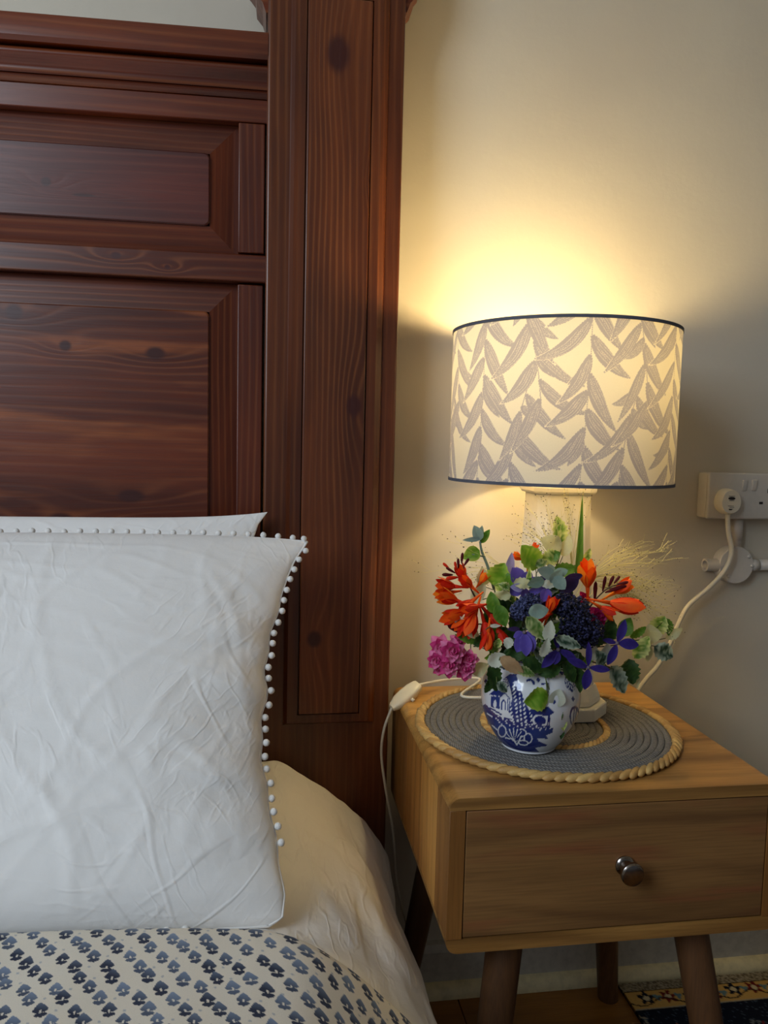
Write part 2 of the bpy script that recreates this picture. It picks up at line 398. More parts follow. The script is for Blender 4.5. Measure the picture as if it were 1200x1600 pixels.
def fielded(nm, x0, x1, z0, z1, fx1, fz0, fz1, mat, fx0):
    """raised field with four sloping mitred borders inside the opening"""
    yb, yf, yt = YR+.016, YR+.004, YR-.0005
    o = [(x0, z0), (x1, z0), (x1, z1), (x0, z1)]; i = [(fx0, fz0), (fx1, fz0), (fx1, fz1), (fx0, fz1)]
    for k in range(4):
        a, b, c, d = o[k], o[(k+1) % 4], i[(k+1) % 4], i[k]
        bm = bmesh.new()
        vs = [bm.verts.new(hz(Vector((p[0], y, p[1])))) for p, y in ((a, yb), (b, yb), (c, yf), (d, yf), (a, -.032), (b, -.032), (c, -.032), (d, -.032))]
        for f in ((0, 1, 2, 3), (4, 7, 6, 5), (0, 4, 5, 1), (1, 5, 6, 2), (2, 6, 7, 3), (3, 7, 4, 0)): bm.faces.new([vs[q] for q in f])
        bmpart('panel_bevel', bm, wbev if k % 2 == 0 else wbevz, bed)
    r = .008; pts = []
    for cx, cz, a0 in ((fx1-r, fz0+r, -90), (fx1-r, fz1-r, 0), (fx0+r, fz1-r, 90), (fx0+r, fz0+r, 180)):
        for t in range(0, 91, 18):
            a = math.radians(a0+t); pts.append((cx+r*math.cos(a), cz+r*math.sin(a)))
    bm = bmesh.new()
    F = [bm.verts.new(hz(Vector((x, yt+.0016, z)))) for x, z in pts]; B = [bm.verts.new(hz(Vector((x, -.034, z)))) for x, z in pts]
    cxm, czm = (fx0+fx1)/2, (fz0+fz1)/2
    T = [bm.verts.new(hz(Vector((x+(-.0016 if x > cxm else .0016), yt, z+(-.0016 if z > czm else .0016))))) for x, z in pts]
    n = len(pts)
    for q in range(n):
        bm.faces.new((F[q], F[(q+1) % n], B[(q+1) % n], B[q])); bm.faces.new((T[q], T[(q+1) % n], F[(q+1) % n], F[q]))
    bm.faces.new(T); bm.faces.new(B[::-1])
    return bmpart(nm, bm, mat, bed, smooth=True, autosm=30)
fX = at(327, 420, YR).x
fielded('raised_panel', -.78, sx0, zm0+.0005, zf1-.0005, fX, zx(352, YR, 325), zx(238, YR, 325), wpan1, -.735)
fielded('raised_panel', -.78, sx0, .30, zm1-.0005, fX, .36, zx(487, YR, 325), wpan2, -.735)
fielded('raised_panel', XR0+.045, -.83, zm0+.0005, zf1-.0005, -.875, zx(352, YR, 325), zx(238, YR, 325), wpan1, XR0+.09)
fielded('raised_panel', XR0+.045, -.83, .30, zm1-.0005, -.875, .36, zx(487, YR, 325), wpan2, XR0+.09)
box('stile', -.83, -.78, YR-.001, -.03, .25, zm1-.003, wstile2, bed, fn=hz); box('stile', -.83, -.78, YR-.001, -.03, zm0+.003, zf1-.001, wstile2, bed, fn=hz)
box('stile', XR0, XR0+.045, YR-.001, -.03, .25, zm1-.003, wstile2, bed, fn=hz); box('stile', XR0, XR0+.045, YR-.001, -.03, zm0+.003, zf1-.001, wstile2, bed, fn=hz)
box('bottom_rail', XR0, XR1, YR, -.03, .16, .30, wrail, bed, fn=hz)
for x0 in (-1.49, .06): box('side_rail', x0, x0+.035, -1.5, YP+.001, .14, .26, wrail, bed)
box('slatted_base', -1.45, .06, -1.5, YP-.003, .235, .262, wrail, bed)
for x0 in (-1.47, -.02): box('foot', x0, x0+.075, -1.48, -1.40, 0, .141, wstile, bed)

# ------------------------------------------------------------ mattress under white sheet
SHEET = cloth('white_cotton_sheet', S(236, 233, 227), 1500, 1.0)
sec = [(-1.40, .455), (-1.20, .500), (-.60, .504), (-.10, .502), (.008, .499), (.060, .478), (.105, .447), (.148, .402), (.178, .357), (.192, .32), (.198, .26), (.197, .18), (.192, .12)]
sec = catmull([(a, 0, b) for a, b in sec], 14)
ys = np.linspace(-.106, -1.5, 150); SV = []
def sheet_pt(p, y, k):
    sag = -.014*math.exp(-((y+.50)/.13)**2)*(1 if p.x < .02 else max(0, 1-(p.x-.02)/.1))
    head = -.028*max(0, 1-(-.106-y)/.045)**2
    w = fbm((p.x*5, y*5, p.z*5+3), 3)*.006 + fbm((p.x*16+y*7, y*4, p.z*16), 3)*.0030 + max(0, 1-abs(noise.noise(Vector((p.x*7+p.z*5+y*3, y*5-p.x*4, p.z*4))))*6)*.0035
    edge = 1 if p.x > -.1 else .4
    foot = .010*max(0, min(1, (-y-.35)/.4)) if p.z < .42 else 0
    return (p.x+w*edge*(1.5 if p.z < .44 else .3)+foot*0.6, y, max(p.z+head*(1 if p.z > .3 else .3)+sag+w*edge, .055))
for j, y in enumerate(ys):
    for k, p in enumerate(sec): SV.append(sheet_pt(p, y, k))
nu = len(sec); SF = grid_faces(nu, len(ys))
nS = len(SV); V2 = list(SV)
# close it: underside and ends
V2 += [(p.x if p.x < 0 else min(p.x, .19), ys[0], .27) for p in (sec[0], sec[-1])] + [(p.x, ys[-1], .27) for p in (sec[0], sec[-1])]
SF.append(tuple(range(nu-1, -1, -1))); SF.append(tuple(range((len(ys)-1)*nu, len(ys)*nu)))
SF.append(tuple([j*nu for j in range(len(ys))]+[ (len(ys)-1-j)*nu+nu-1 for j in range(len(ys))]))
mattress = thing('mattress', 'mattress covered by a plain white cotton sheet with rounded sagging edge', 'mattress', (-.65, -.8, .262))
sh = mesh('sheet', SV, SF, SHEET, mattress, smooth=True, label='white cotton sheet draping over the mattress edge')

# ------------------------------------------------------------ pillows
PILLOW = cloth('white_percale', S(233, 231, 228), 1600, .55)
POM = plain('pompom_cotton', S(236, 234, 230), .9, bump=.6, scale=700, bdist=.001)
def pillow(name, label, TR, BR, W, thick, redge, pom, tilt_flop=0., seed=0, crown=.04):
    """TR/BR: world top-right and bottom-right corner; W width towards -x; redge(v): x offset of right edge"""
    TR, BR = Vector(TR), Vector(BR); H = (TR-BR).length
    ey = Vector((0, TR.y-BR.y, TR.z-BR.z)).normalized(); ex = Vector((1, 0, 0)); n = ex.cross(ey)
    if n.y > 0: n = -n
    root = thing(name, label, 'pillow', (BR.x-W/2, BR.y, BR.z))
    nu, nv = 210, 150
    def edge(u, v):                       # planform
        xr = redge(v); xl = BR.x-W-.5*(redge(v)-BR.x)
        x = xl+(xr-xl)*(u+1)/2
        top = 1-.020*(1-abs(u)**4)*0; hv = v*(1+crown*(1-abs(u)**5)) if v > 0 else v*(1-.02*(1-u*u))
        return x, (hv+1)/2*H
    def P(u, v, side):
        x, y = edge(u, v)
        k = max(0, (1-abs(u)**2.4)*(1-abs(v)**2.2))
        t = thick*k**.55
        bulge = 1+.12*(-v) if side > 0 else .75
        w = fbm((x*5+seed, y*5, side*3.1+seed), 2)*.0045
        # pulled creases running diagonally and radiating from the right seam
        wv = noise.noise(Vector((x*6, y*6, seed)))*.5; cr = 0
        for fx_, fy_, am in ((9, 5, .0022), (16, -11, .0014), (5, 24, .0016)):
            e = abs(noise.noise(Vector((x*fx_+y*fy_+wv, (y*fx_-x*fy_)*.32+wv, seed+fx_)))); cr += am*max(0, 1-e*7)*(.4+max(0, noise.noise(Vector((x*4, y*4, seed+fx_+3)))+.3))
        rad = math.exp(-((u-.93)/.10)**2)*math.sin(y*78+4*noise.noise(Vector((y*9, seed, 0))))*.0045
        d = t*bulge+(w+cr+rad)*min(1, k*3)
        fl = tilt_flop*max(0, v-.8)/.2
        return Vector((x, 0, 0))+Vector((0, BR.y, BR.z))+ey*y+n*(side*d)+Vector((0, fl, -abs(fl)*.3))
    us = np.sin(np.linspace(-math.pi/2, math.pi/2, nu)); vs = np.sin(np.linspace(-math.pi/2, math.pi/2, nv))
    V = []; 
    for side in (1, -1):
        for v in vs:
            for u in us: V.append(P(u, v, side))
    F = grid_faces(nu, nv); m = nu*nv
    F2 = [tuple(i+m for i in reversed(f)) for f in F]
    # weld rims
    remap = {}
    for j in range(nv):
        for i in range(nu):
            if j in (0, nv-1) or i in (0, nu-1): remap[m+j*nu+i] = j*nu+i
    F2 = [tuple(remap.get(i, i) for i in f) for f in F2]
    o = mesh('pillowcase', V, F+F2, PILLOW, root, smooth=True)
    bm = bmesh.new(); bm.from_mesh(o.data)
    bmesh.ops.delete(bm, geom=[v for v in bm.verts if not v.link_faces], context='VERTS')
    bmesh.ops.recalc_face_normals(bm, faces=bm.faces); bm.to_mesh(o.data); bm.free()
    if pom:
        # seam cord, then the little balls
        rim = [P(u, 1, 0) for u in np.linspace(-1, 1, 160)]+[P(1, v, 0) for v in np.linspace(1, -1, 120)]+[P(u, -1, 0) for u in np.linspace(1, -1, 160)]+[P(-1, v, 0) for v in np.linspace(-1, 1, 120)]
        Vt, Ft = tubegeo(rim, .0016, 6); mesh('seam', Vt, Ft, PILLOW, root, smooth=True)
        bm = bmesh.new(); bmesh.ops.create_icosphere(bm, subdivisions=2, radius=.0044)
        for vtx in bm.verts: vtx.co *= 1+.10*noise.noise(vtx.co*900)
        pm = bpy.data.meshes.new('pompom'); bm.to_mesh(pm); bm.free(); pm.materials.append(POM)
        pm.polygons.foreach_set('use_smooth', [True]*len(pm.polygons))
        acc = 0; last = rim[0]; step = .0155; cen = sum(rim, Vector())/len(rim)
        base = origin(root); cnt = 0
        for k in range(1, len(rim)):
            acc += (rim[k]-last).length; last = rim[k]
            if acc >= step:
                acc = 0
                t = (rim[min(k+1, len(rim)-1)]-rim[k-1]).normalized(); out = t.cross(n); 
                if out.dot(rim[k]-cen) < 0: out = -out
                if rim[k].x < -.5 or (rim[k].z < BR.z+.055 and rim[k].x > -.06): continue
                p = rim[k]+out*.0052+n*random.uniform(-.001, .002)
                if rim[k].z < BR.z+.02: p = rim[k]+Vector((0, -.004, .003))
                q = bpy.data.objects.new('pompom', pm); COL.objects.link(q); q.parent = root
                q.location = p-base; q.rotation_euler = (random.random()*6, random.random()*6, 0); cnt += 1
    return root
TRp = at(480, 848, -.215); BRp = at(438, 1446, -.530)
def redge_front(v):
    return .0028*math.sin(v*11+1)*(1-abs(v))+.0018*math.sin(v*27)*(1-v*v)+np.interp(v, [-1, -.97, -.88, -.7, -.45, -.1, .2, .5, .75, .88, 1], [BRp.x-.012, BRp.x+.002, BRp.x+.004, BRp.x-.003, .002, -.004, .000, .012, .027, .041, TRp.x])
pillow('pillow', 'large front white pillow edged with small white pompoms', TRp, BRp, .76, .078, redge_front, True, seed=2.3)
TRb = at(418, 800, -.125); BRb = Vector((.0, -.235, .515))
def redge_back(v): return np.interp(v, [-1, -.5, 0, .6, .9, 1], [-.02, -.022, -.025, -.03, -.012, TRb.x])
pillow('pillow', 'white pillow behind the pompom pillow, only its top edge and corner showing', TRb, BRb, .74, .045, redge_back, False, seed=5.1, crown=-.055)

# ------------------------------------------------------------ block-printed quilt
def quilt():
    step = .0008
    us = np.arange(-.62, 1e-9+.0, .004)  # along section towards left, coarse
    # arc-length along the cross-section from far left to the drop at the right
    S2 = [p for p in sec]; L = [0]
    for a, b in zip(S2[:-1], S2[1:]): L.append(L[-1]+(b-a).length)
    L = np.array(L); i0 = int(np.argmin([abs(p.x+.50) for p in S2]))
    i1 = len(S2)-1-int(np.argmin([abs(p.z-.17) for p in reversed(S2)]))
    s = np.arange(L[i0], L[i1], step)
    xs = np.interp(s, L, [p.x for p in S2]); zs = np.interp(s, L, [p.z for p in S2])
    def yedge(x): 
        return np.interp(x, [-.5, -.25, -.12, 0, .06, .1, .14, .18, .2], [-.553, -.555, -.562, -.575, -.592, -.605, -.612, -.615, -.62])
    depth = np.arange(0, .30, step)
    nu, nv = len(s), len(depth)
    X = np.tile(xs, (nv, 1)); Z = np.tile(zs, (nv, 1)); Y = yedge(X)-depth[:, None]
    # normals of section
    tx = np.gradient(xs); tz = np.gradient(zs); ln = np.hypot(tx, tz); nx, nz = -tz/ln, tx/ln
    puff = np.zeros_like(X)
    SS = np.tile(s, (nv, 1)); DD = np.tile(depth[:, None], (1, nu))
    for k in range(5):
        a = RNG.uniform(0, 6.28); fr = RNG.uniform(25, 60); puff += .0009*np.sin(fr*(SS*np.cos(a)+DD*np.sin(a))+RNG.uniform(0, 6))
    th = .012*np.clip(1-(1-np.clip(DD/.012, 0, 1))**2, 0, 1)**.5+.006
    off = .002+th+puff*np.clip(DD/.02, 0, 1)
    X = X+nx[None, :]*off; Z = Z+nz[None, :]*off
    # print: staggered spade blocks
    cream = np.array(S(222, 214, 198)[:3]); C = np.tile(cream, (nv, nu, 1)).astype(float)
    du, dv = .0295, .0126
    rows = int(.30/dv)+2
    for r in range(-1, rows):
        for c in range(-2, int((s[-1]-s[0])/du)+3):
            cu = s[0]+(c+(0, .36, .70)[r % 3])*du+RNG.normal(0, .0014)+r*.0015; cv = r*dv+RNG.normal(0, .001)
            a = .18+RNG.normal(0, .1); sz = RNG.uniform(.90, 1.08)*1.08
            lo = max(0, int((cu-.016-s[0])/step)); hi = min(nu, int((cu+.016-s[0])/step))
            l2 = max(0, int((cv-.016)/step)); h2 = min(nv, int((cv+.016)/step))
            if hi <= lo or h2 <= l2: continue
            U = SS[l2:h2, lo:hi]-cu; Vv = -(DD[l2:h2, lo:hi]-cv)
            p = (U*math.cos(a)+Vv*math.sin(a))/sz/.0069; q = (-U*math.sin(a)+Vv*math.cos(a))/sz/.0069
            # spade body: round below, point above; small heart below with a pale waist between
            body = np.where(q > .05, np.abs(p) < .86*np.clip(1-(q-.05)/1.15, 0, 1)**.72, (p/.86)**2+((q-.05)/.46)**2 < 1)
            heart = (((np.abs(p)-.26)/.42)**2+((q+.72)/.30)**2 < 1) | ((np.abs(p) < .5) & (q < -.78) & (q > -1.22+np.abs(p)*.8))
            slit = (np.abs(p) < .10) & (q > -.45) & (q < .0) | (np.hypot(p, q+.18) < .13)
            dark = RNG.uniform(0, 1); dk = np.array(S(36, 44, 66)[:3]); lt = np.array(S(126, 142, 166)[:3])
            f = np.clip(dark*.75+.30-.40*np.clip((p*.4+q*.9), -.6, 1), .0, 1)[..., None]
            colr = lt*(1-f)+dk*f
            msk = (body | heart) & ~slit
            sub = C[l2:h2, lo:hi]; sub[msk] = colr[msk]
            # tiny grey dot between blocks
            if (r+c) % 2 == 0:
                dot = (U-.0125)**2+(Vv+.001)**2 < .0013**2; sub[dot] = np.array(S(176, 178, 180)[:3])
    V = np.stack([X, Y, Z], -1).reshape(-1, 3)
    F = grid_faces(nu, nv)
    # underside skirt: closes the rolled front edge and the back
    Vb = np.stack([np.tile(xs, (nv, 1))+nx[None, :]*.0022, yedge(np.tile(xs, (nv, 1)))-DD, np.tile(zs, (nv, 1))+nz[None, :]*.0022], -1)
    rim_top = list(range(nu)); V = np.concatenate([V, Vb[0]]); k0 = nu*nv
    F += [(k0+i, k0+i+1, i+1, i) for i in range(nu-1)]
    Cc = np.concatenate([C.reshape(-1, 3), np.tile(cream, (nu, 1))])
    m = printed('block_print_cotton', .85, bump_scale=1300, bstr=.1, spec=.15, sheen=.15)
    q = thing('quilt', 'white quilt block-printed with small navy spade motifs at the bed foot', 'quilt', (-.2, -.75, .50))
    mesh('quilt_cover', V, F, m, q, smooth=True, attr=Cc)
quilt()

# ------------------------------------------------------------ bedside table
TX0, TX1, TY0, TY1 = .214, .640, -.462, -.050; TZ = CH-.407
TOFF = ((TX0+TX1)/2, (TY0+TY1)/2, 0)
tab = thing('bedside_table', 'light mango wood one-drawer bedside table on splayed round legs', 'table', TOFF)
mg = dict(dark=S(160, 112, 52), mid=S(206, 154, 82), line=S(124, 84, 40))
wtop = [wood('mango_top_%d' % i, 'xyz', freq=28, amp=4, seed=11+i*5.3, rough=.36, lineamt=.85, off=TOFF, fib=.35, knots=[(.50, -.30, .02, .006)] if i == 1 else [], knotcol=S(150, 92, 44), coat=.1, **d) for i, d in enumerate((dict(dark=S(186, 130, 56), mid=S(222, 168, 86), line=S(156, 106, 46)), mg, dict(dark=S(142, 98, 48), mid=S(188, 140, 76), line=S(106, 72, 38))))]
wfront = wood('mango_drawer_shaded', 'xzy', freq=24, amp=5, seed=21, rough=.42, off=TOFF, dark=S(110, 78, 44), mid=S(146, 106, 62), line=S(84, 54, 32), lineamt=.6, fib=.3, patch=S(134, 78, 50))  # wood darker than the top: the front's shading is put into its colour
wsides = [wood('mango_side_%d' % i, 'zyx', freq=34, amp=3, seed=31+i*3, rough=.42, off=TOFF, lineamt=.7, fib=.3, **d) for i, d in enumerate((dict(dark=S(138, 86, 36), mid=S(178, 120, 54), line=S(112, 70, 32)), dict(dark=S(170, 114, 50), mid=S(216, 160, 84), line=S(140, 90, 42)), dict(dark=S(120, 78, 36), mid=S(164, 112, 56), line=S(96, 60, 30))))]
wleg = wood('mango_leg', 'zxy', freq=70, amp=4, seed=41, rough=.45, off=TOFF, dark=S(82, 54, 32), mid=S(120, 82, 50), line=S(66, 42, 26), fib=.3)
ztl = at(733, 1266.5, TY0).z; zdb = at(723, 1468.5, TY0).z; zbb = at(722, 1490, TY0).z
# top: three glued boards, the front one with rounded front corners
def slab_poly(x0, x1, z0, z1, r, low):
    pts = []
    cs = ((x1-r, z1-r, 0), (x0+r, z1-r, 90)) if not low else ((x0+r, z0+r, 180), (x1-r, z0+r, 270))
    arcs = []
    for cx, cz, a0 in cs:
        arcs.append([(cx+r*math.cos(math.radians(a0+t)), cz+r*math.sin(math.radians(a0+t))) for t in range(0, 91, 15)])
    return (arcs[0]+arcs[1]+[(x0, z0), (x1, z0)]) if not low else (arcs[0]+arcs[1]+[(x1, z1), (x0, z1)])
tp = slab_poly(TX0, TX1, ztl, TZ, .013, False)
top = mesh('table_top', *(lambda: ([(TX0+.012, TY0+.01, ztl+.001), (TX1-.012, TY0+.01, ztl+.001), (TX1-.012, TY1-.01, ztl+.001), (TX0+.012, TY1-.01, ztl+.001)], [(0, 1, 2, 3)]))(), wtop[1], tab)
for (ya, yb), mt in zip(((TY0, -.305), (-.305, -.185), (-.185, TY1)), (wtop[2], wtop[1], wtop[0])):
    o = prism('board', tp, 'y', ya+.0002, yb-.0002, mt, top, autosm=25)
bp = slab_poly(TX0, TX1, zbb, zdb, .014, True)
prism('bottom_board', bp, 'y', TY0, TY1, wtop[2], tab, autosm=25)
SW = .019
for sx in (0, 1):
    x0, x1 = (TX0, TX0+SW) if sx == 0 else (TX1-SW, TX1)
    side = box('side_panel', x0+.002, x1-.002, TY0+.001, TY1, zdb+.0005, ztl-.0005, wsides[0], tab, bev=0)
    for ya, yb, mt in ((TY0, -.395, 2), (-.395, -.30, 1), (-.30, -.19, 0), (-.19, TY1, 2)):
        box('board', x0, x1, ya+.0002, yb-.0002, zdb+.0003, ztl-.0003, wsides[mt], side, bev=.0004, seg=1)
box('back_panel', TX0+SW, TX1-SW, TY1-.012, TY1-.002, zdb, ztl, wsides[0], tab)
dr = box('drawer', TX0+SW+.0012, TX1-SW-.0012, TY0+.001, TY0+.02, zdb+.0018, ztl-.0018, wfront, tab, bev=.001)
box('drawer_box', TX0+SW+.006, TX1-SW-.006, TY0+.019, TY1-.03, zdb+.006, ztl-.03, wsides[0], tab)
NICKEL = plain('satin_nickel', S(150, 142, 136), .22, 1.0, .1, 200)
kp = at(976, 1352, TY0)
Mk = Matrix.Rotation(math.radians(90), 3, 'X')
lathe('knob', [(.0005, -.001), (.0118, -.001), (.0122, .0015), (.0108, .0035), (.0085, .0045), (.0074, .008), (.0076, .0125), (.0100, .0155), (.0132, .0165), (.0142, .0180), (.0142, .0215), (.0132, .0228), (.0128, .0236), (.0120, .0240), (.0006, .0244)], 40, kp, NICKEL, dr, M=Mk, label='round stepped nickel drawer knob')
def leg(tx, ty, fx, fy):
    P0, P1 = Vector((tx, ty, zbb+.001)), Vector((fx, fy, .0))
    V, F = [], []; n = 20
    prof = [(0, .0232), (.25, .0225), (.6, .0205), (.9, .0185), (1., .018)]
    for t, r in prof:
        c = P0.lerp(P1, t)
        for k in range(n):
            w = 2*math.pi*k/n; V.append((c.x+r*math.cos(w), c.y+r*math.sin(w), c.z))
    for i in range(len(prof)-1):
        for k in range(n): F.append((i*n+k, i*n+(k+1) % n, (i+1)*n+(k+1) % n, (i+1)*n+k))
    F.append(tuple(range(n-1, -1, -1))); m = (len(prof)-1)*n; F.append(tuple(range(m, m+n)))
    o = mesh('leg', V, F, wleg, tab, smooth=True); o.data.set_sharp_from_angle(angle=math.radians(50))
leg(.308, -.405, .250, -.470); leg(.553, -.405, .614, -.470)
leg(.292, -.105, .236, -.062); leg(.575, -.105, .622, -.062)
sp = at(1184, 1452, TY0+.04)
lathe('screw', [(.001, -.010), (.003, -.010), (.004, -.002), (.004, 0.004)], 10, (sp.x, sp.y, zbb), NICKEL, tab)

# ------------------------------------------------------------ woven place mat
MZ = TZ; MT = .0085
mcx, mcy, MR = .405, -.252, .1895
mat_ = thing('placemat', 'round grey woven rope place mat with braided seagrass rim on the table', 'placemat', (mcx, mcy, MZ))
def ropemat():
    m, nt, b = newmat('grey_cotton_rope'); g = N(nt); p = g.obj(); s3 = g.sep(p)
    r = g.m('SQRT', g.m('ADD', g.m('MULTIPLY', s3[0], s3[0]), g.m('MULTIPLY', s3[1], s3[1])))
    a = g.m('ARCTAN2', s3[1], s3[0])
    tw = g.m('SINE', g.m('ADD', g.m('MULTIPLY', g.m('MULTIPLY', a, r), 1250.), g.m('MULTIPLY', r, 1500.)))
    n1 = g.noise(p, 420., 3)
    f = g.m('ADD', g.m('MULTIPLY_ADD', tw, .28, .5), g.m('MULTIPLY', g.m('SUBTRACT', n1, .5), 1.0))
    nt.links.new(g.mix(f, S(70, 70, 70), S(146, 143, 138)), b.inputs['Base Color'])
    b.inputs['Roughness'].default_value = .9; b.inputs['Specular IOR Level'].default_value = .15
    g.bump(f, .6, .001, b); return m
ROPE = ropemat()
def strawmat(nm, a, b_, c):
    m, nt, b = newmat(nm); g = N(nt); p = g.obj()
    oi = g.n('ShaderNodeObjectInfo'); n1 = g.noise(p, 90., 3); n2 = g.noise(p, 700., 2)
    f = g.m('ADD', g.m('MULTIPLY', oi.outputs['Random'], .6), g.m('MULTIPLY', n1, .5))
    nt.links.new(g.mix(g.m('MULTIPLY', n2, .4), g.mix(f, a, b_), c), b.inputs['Base Color'])
    b.inputs['Roughness'].default_value = .55; g.bump(n2, .3, .0006, b); return m
STRAW = strawmat('seagrass', S(160, 110, 50), S(230, 194, 122), S(112, 78, 40))
def ring_tube(acc, R, rr, nz=MZ, n=170, m=8, sq=1.0):
    V, F = [], []
    for k in range(n):
        w = 2*math.pi*k/n
        for j in range(m):
            q = 2*math.pi*j/m
            wob = .0003*math.sin(w*9+R*300)
            V.append((mcx+(R+rr*math.cos(q)+wob)*math.cos(w), mcy+(R+rr*math.cos(q)+wob)*math.sin(w), nz+.0036+rr*sq*math.sin(q)))
    for k in range(n):
        for j in range(m): F.append((k*m+j, ((k+1) % n)*m+j, ((k+1) % n)*m+(j+1) % m, k*m+(j+1) % m))
    acc.add(V, F)
RI = .0885
R = .004
while R < MR-.0155:
    if abs(R-RI) > .0078:
        a = Acc(); ring_tube(a, R, .0051, sq=.48); a.done('rope_coil', ROPE, mat_)
    R += .0093
def strands(R, n, ln, wd, ht, pitch):
    """twisted straw strands; alike pieces share one mesh"""
    V, F = [], []; nn, mm = 7, 8
    for i in range(nn):
        t = i/(nn-1)*2-1; s = math.sqrt(max(0, 1-abs(t)**3))*.92+.08
        for j in range(mm):
            q = 2*math.pi*j/mm; V.append((t*ln/2, wd/2*s*math.cos(q), ht/2*s*math.sin(q)+t*.0006))
    for i in range(nn-1):
        for j in range(mm): F.append((i*mm+j, i*mm+(j+1) % mm, (i+1)*mm+(j+1) % mm, (i+1)*mm+j))
    F.append(tuple(range(mm-1, -1, -1))); F.append(tuple(range((nn-1)*mm, nn*mm)))
    me = bpy.data.meshes.new('strand'); me.from_pydata(V, [], F); me.materials.append(STRAW)
    me.polygons.foreach_set('use_smooth', [True]*len(F))
    for k in range(n):
        w = 2*math.pi*k/n
        o = bpy.data.objects.new('strand', me); COL.objects.link(o); o.parent = mat_
        o.location = (R*math.cos(w), R*math.sin(w), ht/2+.0002)
        o.rotation_euler = (random.uniform(-.12, .12), random.uniform(-.05, .05), w+math.pi/2+pitch+random.uniform(-.08, .08))
        o.scale = (random.uniform(.93, 1.07),)*2+(random.uniform(.93, 1.05),)
strands(MR-.0075, 84, .0310, .0098, .0104, .40)
strands(RI, 66, .0170, .0072, .0084, .60)

# ------------------------------------------------------------ table lamp
LX, LY = .4385, -.180; LZ = MZ+.0075
lamp = thing('table_lamp', 'table lamp with white tapering wooden column and pale leaf-print drum shade', 'lamp', (LX, LY, LZ))
LW = plain('chalky_white_paint', S(246, 240, 222), .55, noise_amt=.03, scale=35., bump=.15, bdist=.001)
def chamf(a, c): return [(a, -(a-c)), (a, a-c), (a-c, a), (-(a-c), a), (-a, a-c), (-a, -(a-c)), (-(a-c), -a), (a-c, -a)]
def loft(name, secs, mat, parent, M=None, autosm=30, label=None):
    V, F = [], []
    for z, a, c in secs:
        for x, y in chamf(a, c):
            V.append((LX+x, LY+y, LZ+z))
    n = 8
    for i in range(len(secs)-1):
        for k in range(n): F.append((i*n+k, i*n+(k+1) % n, (i+1)*n+(k+1) % n, (i+1)*n+k))
    F.append(tuple(range(n-1, -1, -1))); m = (len(secs)-1)*n; F.append(tuple(range(m, m+n)))
    return mesh(name, V, F, mat, parent, label=label)
loft('plinth', [(0, .076, .034), (.017, .076, .034), (.0185, .0748, .0335)], LW, lamp)
loft('upper_plinth', [(.0186, .064, .0285), (.0200, .0672, .030), (.027, .0668, .0298), (.044, .0605, .026)], LW, lamp)
loft('column', [(.0442, .0565, .021), (.07, .0545, .019), (.14, .0505, .017), (.22, .0455, .0155), (.300, .0420, .014), (.332, .0415, .0138)], LW, lamp)
zc_ = .3325
loft('collar', [(zc_, .0430, .0140), (zc_+.001, .0465, .016), (zc_+.004, .0490, .018), (zc_+.010, .0495, .018), (zc_+.0125, .0480, .0175), (zc_+.0135, .046, .017)], LW, lamp)
SH_R = .1660; SHZ0 = CH-.0485; SHZ1 = CH+.1715
BRASS = plain('brass_fitting', S(190, 160, 96), .3, 1.0)
lathe('lamp_holder', [(.004, LZ+zc_+.0130), (.013, LZ+zc_+.0132), (.013, LZ+zc_+.05), (.016, LZ+zc_+.105), (.016, LZ+zc_+.125), (.004, LZ+zc_+.1255)], 20, (LX, LY, 0), BRASS, lamp)
BZ = LZ+zc_+.168
mb, ntb, bb = newmat('lit_bulb'); bb.inputs['Base Color'].default_value = (1, .9, .7, 1)
bb.inputs['Emission Color'].default_value = (*BULB_COL, 1); bb.inputs['Emission Strength'].default_value = BULB_POWER
lathe('bulb', [(.0310, BZ-.0115), (.0365, BZ-.003), (.0380, BZ+.006), (.0355, BZ+.020), (.027, BZ+.033), (.015, BZ+.0405), (.002, BZ+.043)], 20, (LX, LY, 0), mb, lamp)
LEDB = plain('bulb_base', S(236, 234, 228), .5)
lathe('bulb_base', [(.012, BZ-.043), (.0125, BZ-.030), (.024, BZ-.020), (.0314, BZ-.0120), (.026, BZ-.0118)], 24, (LX, LY, 0), LEDB, lamp)
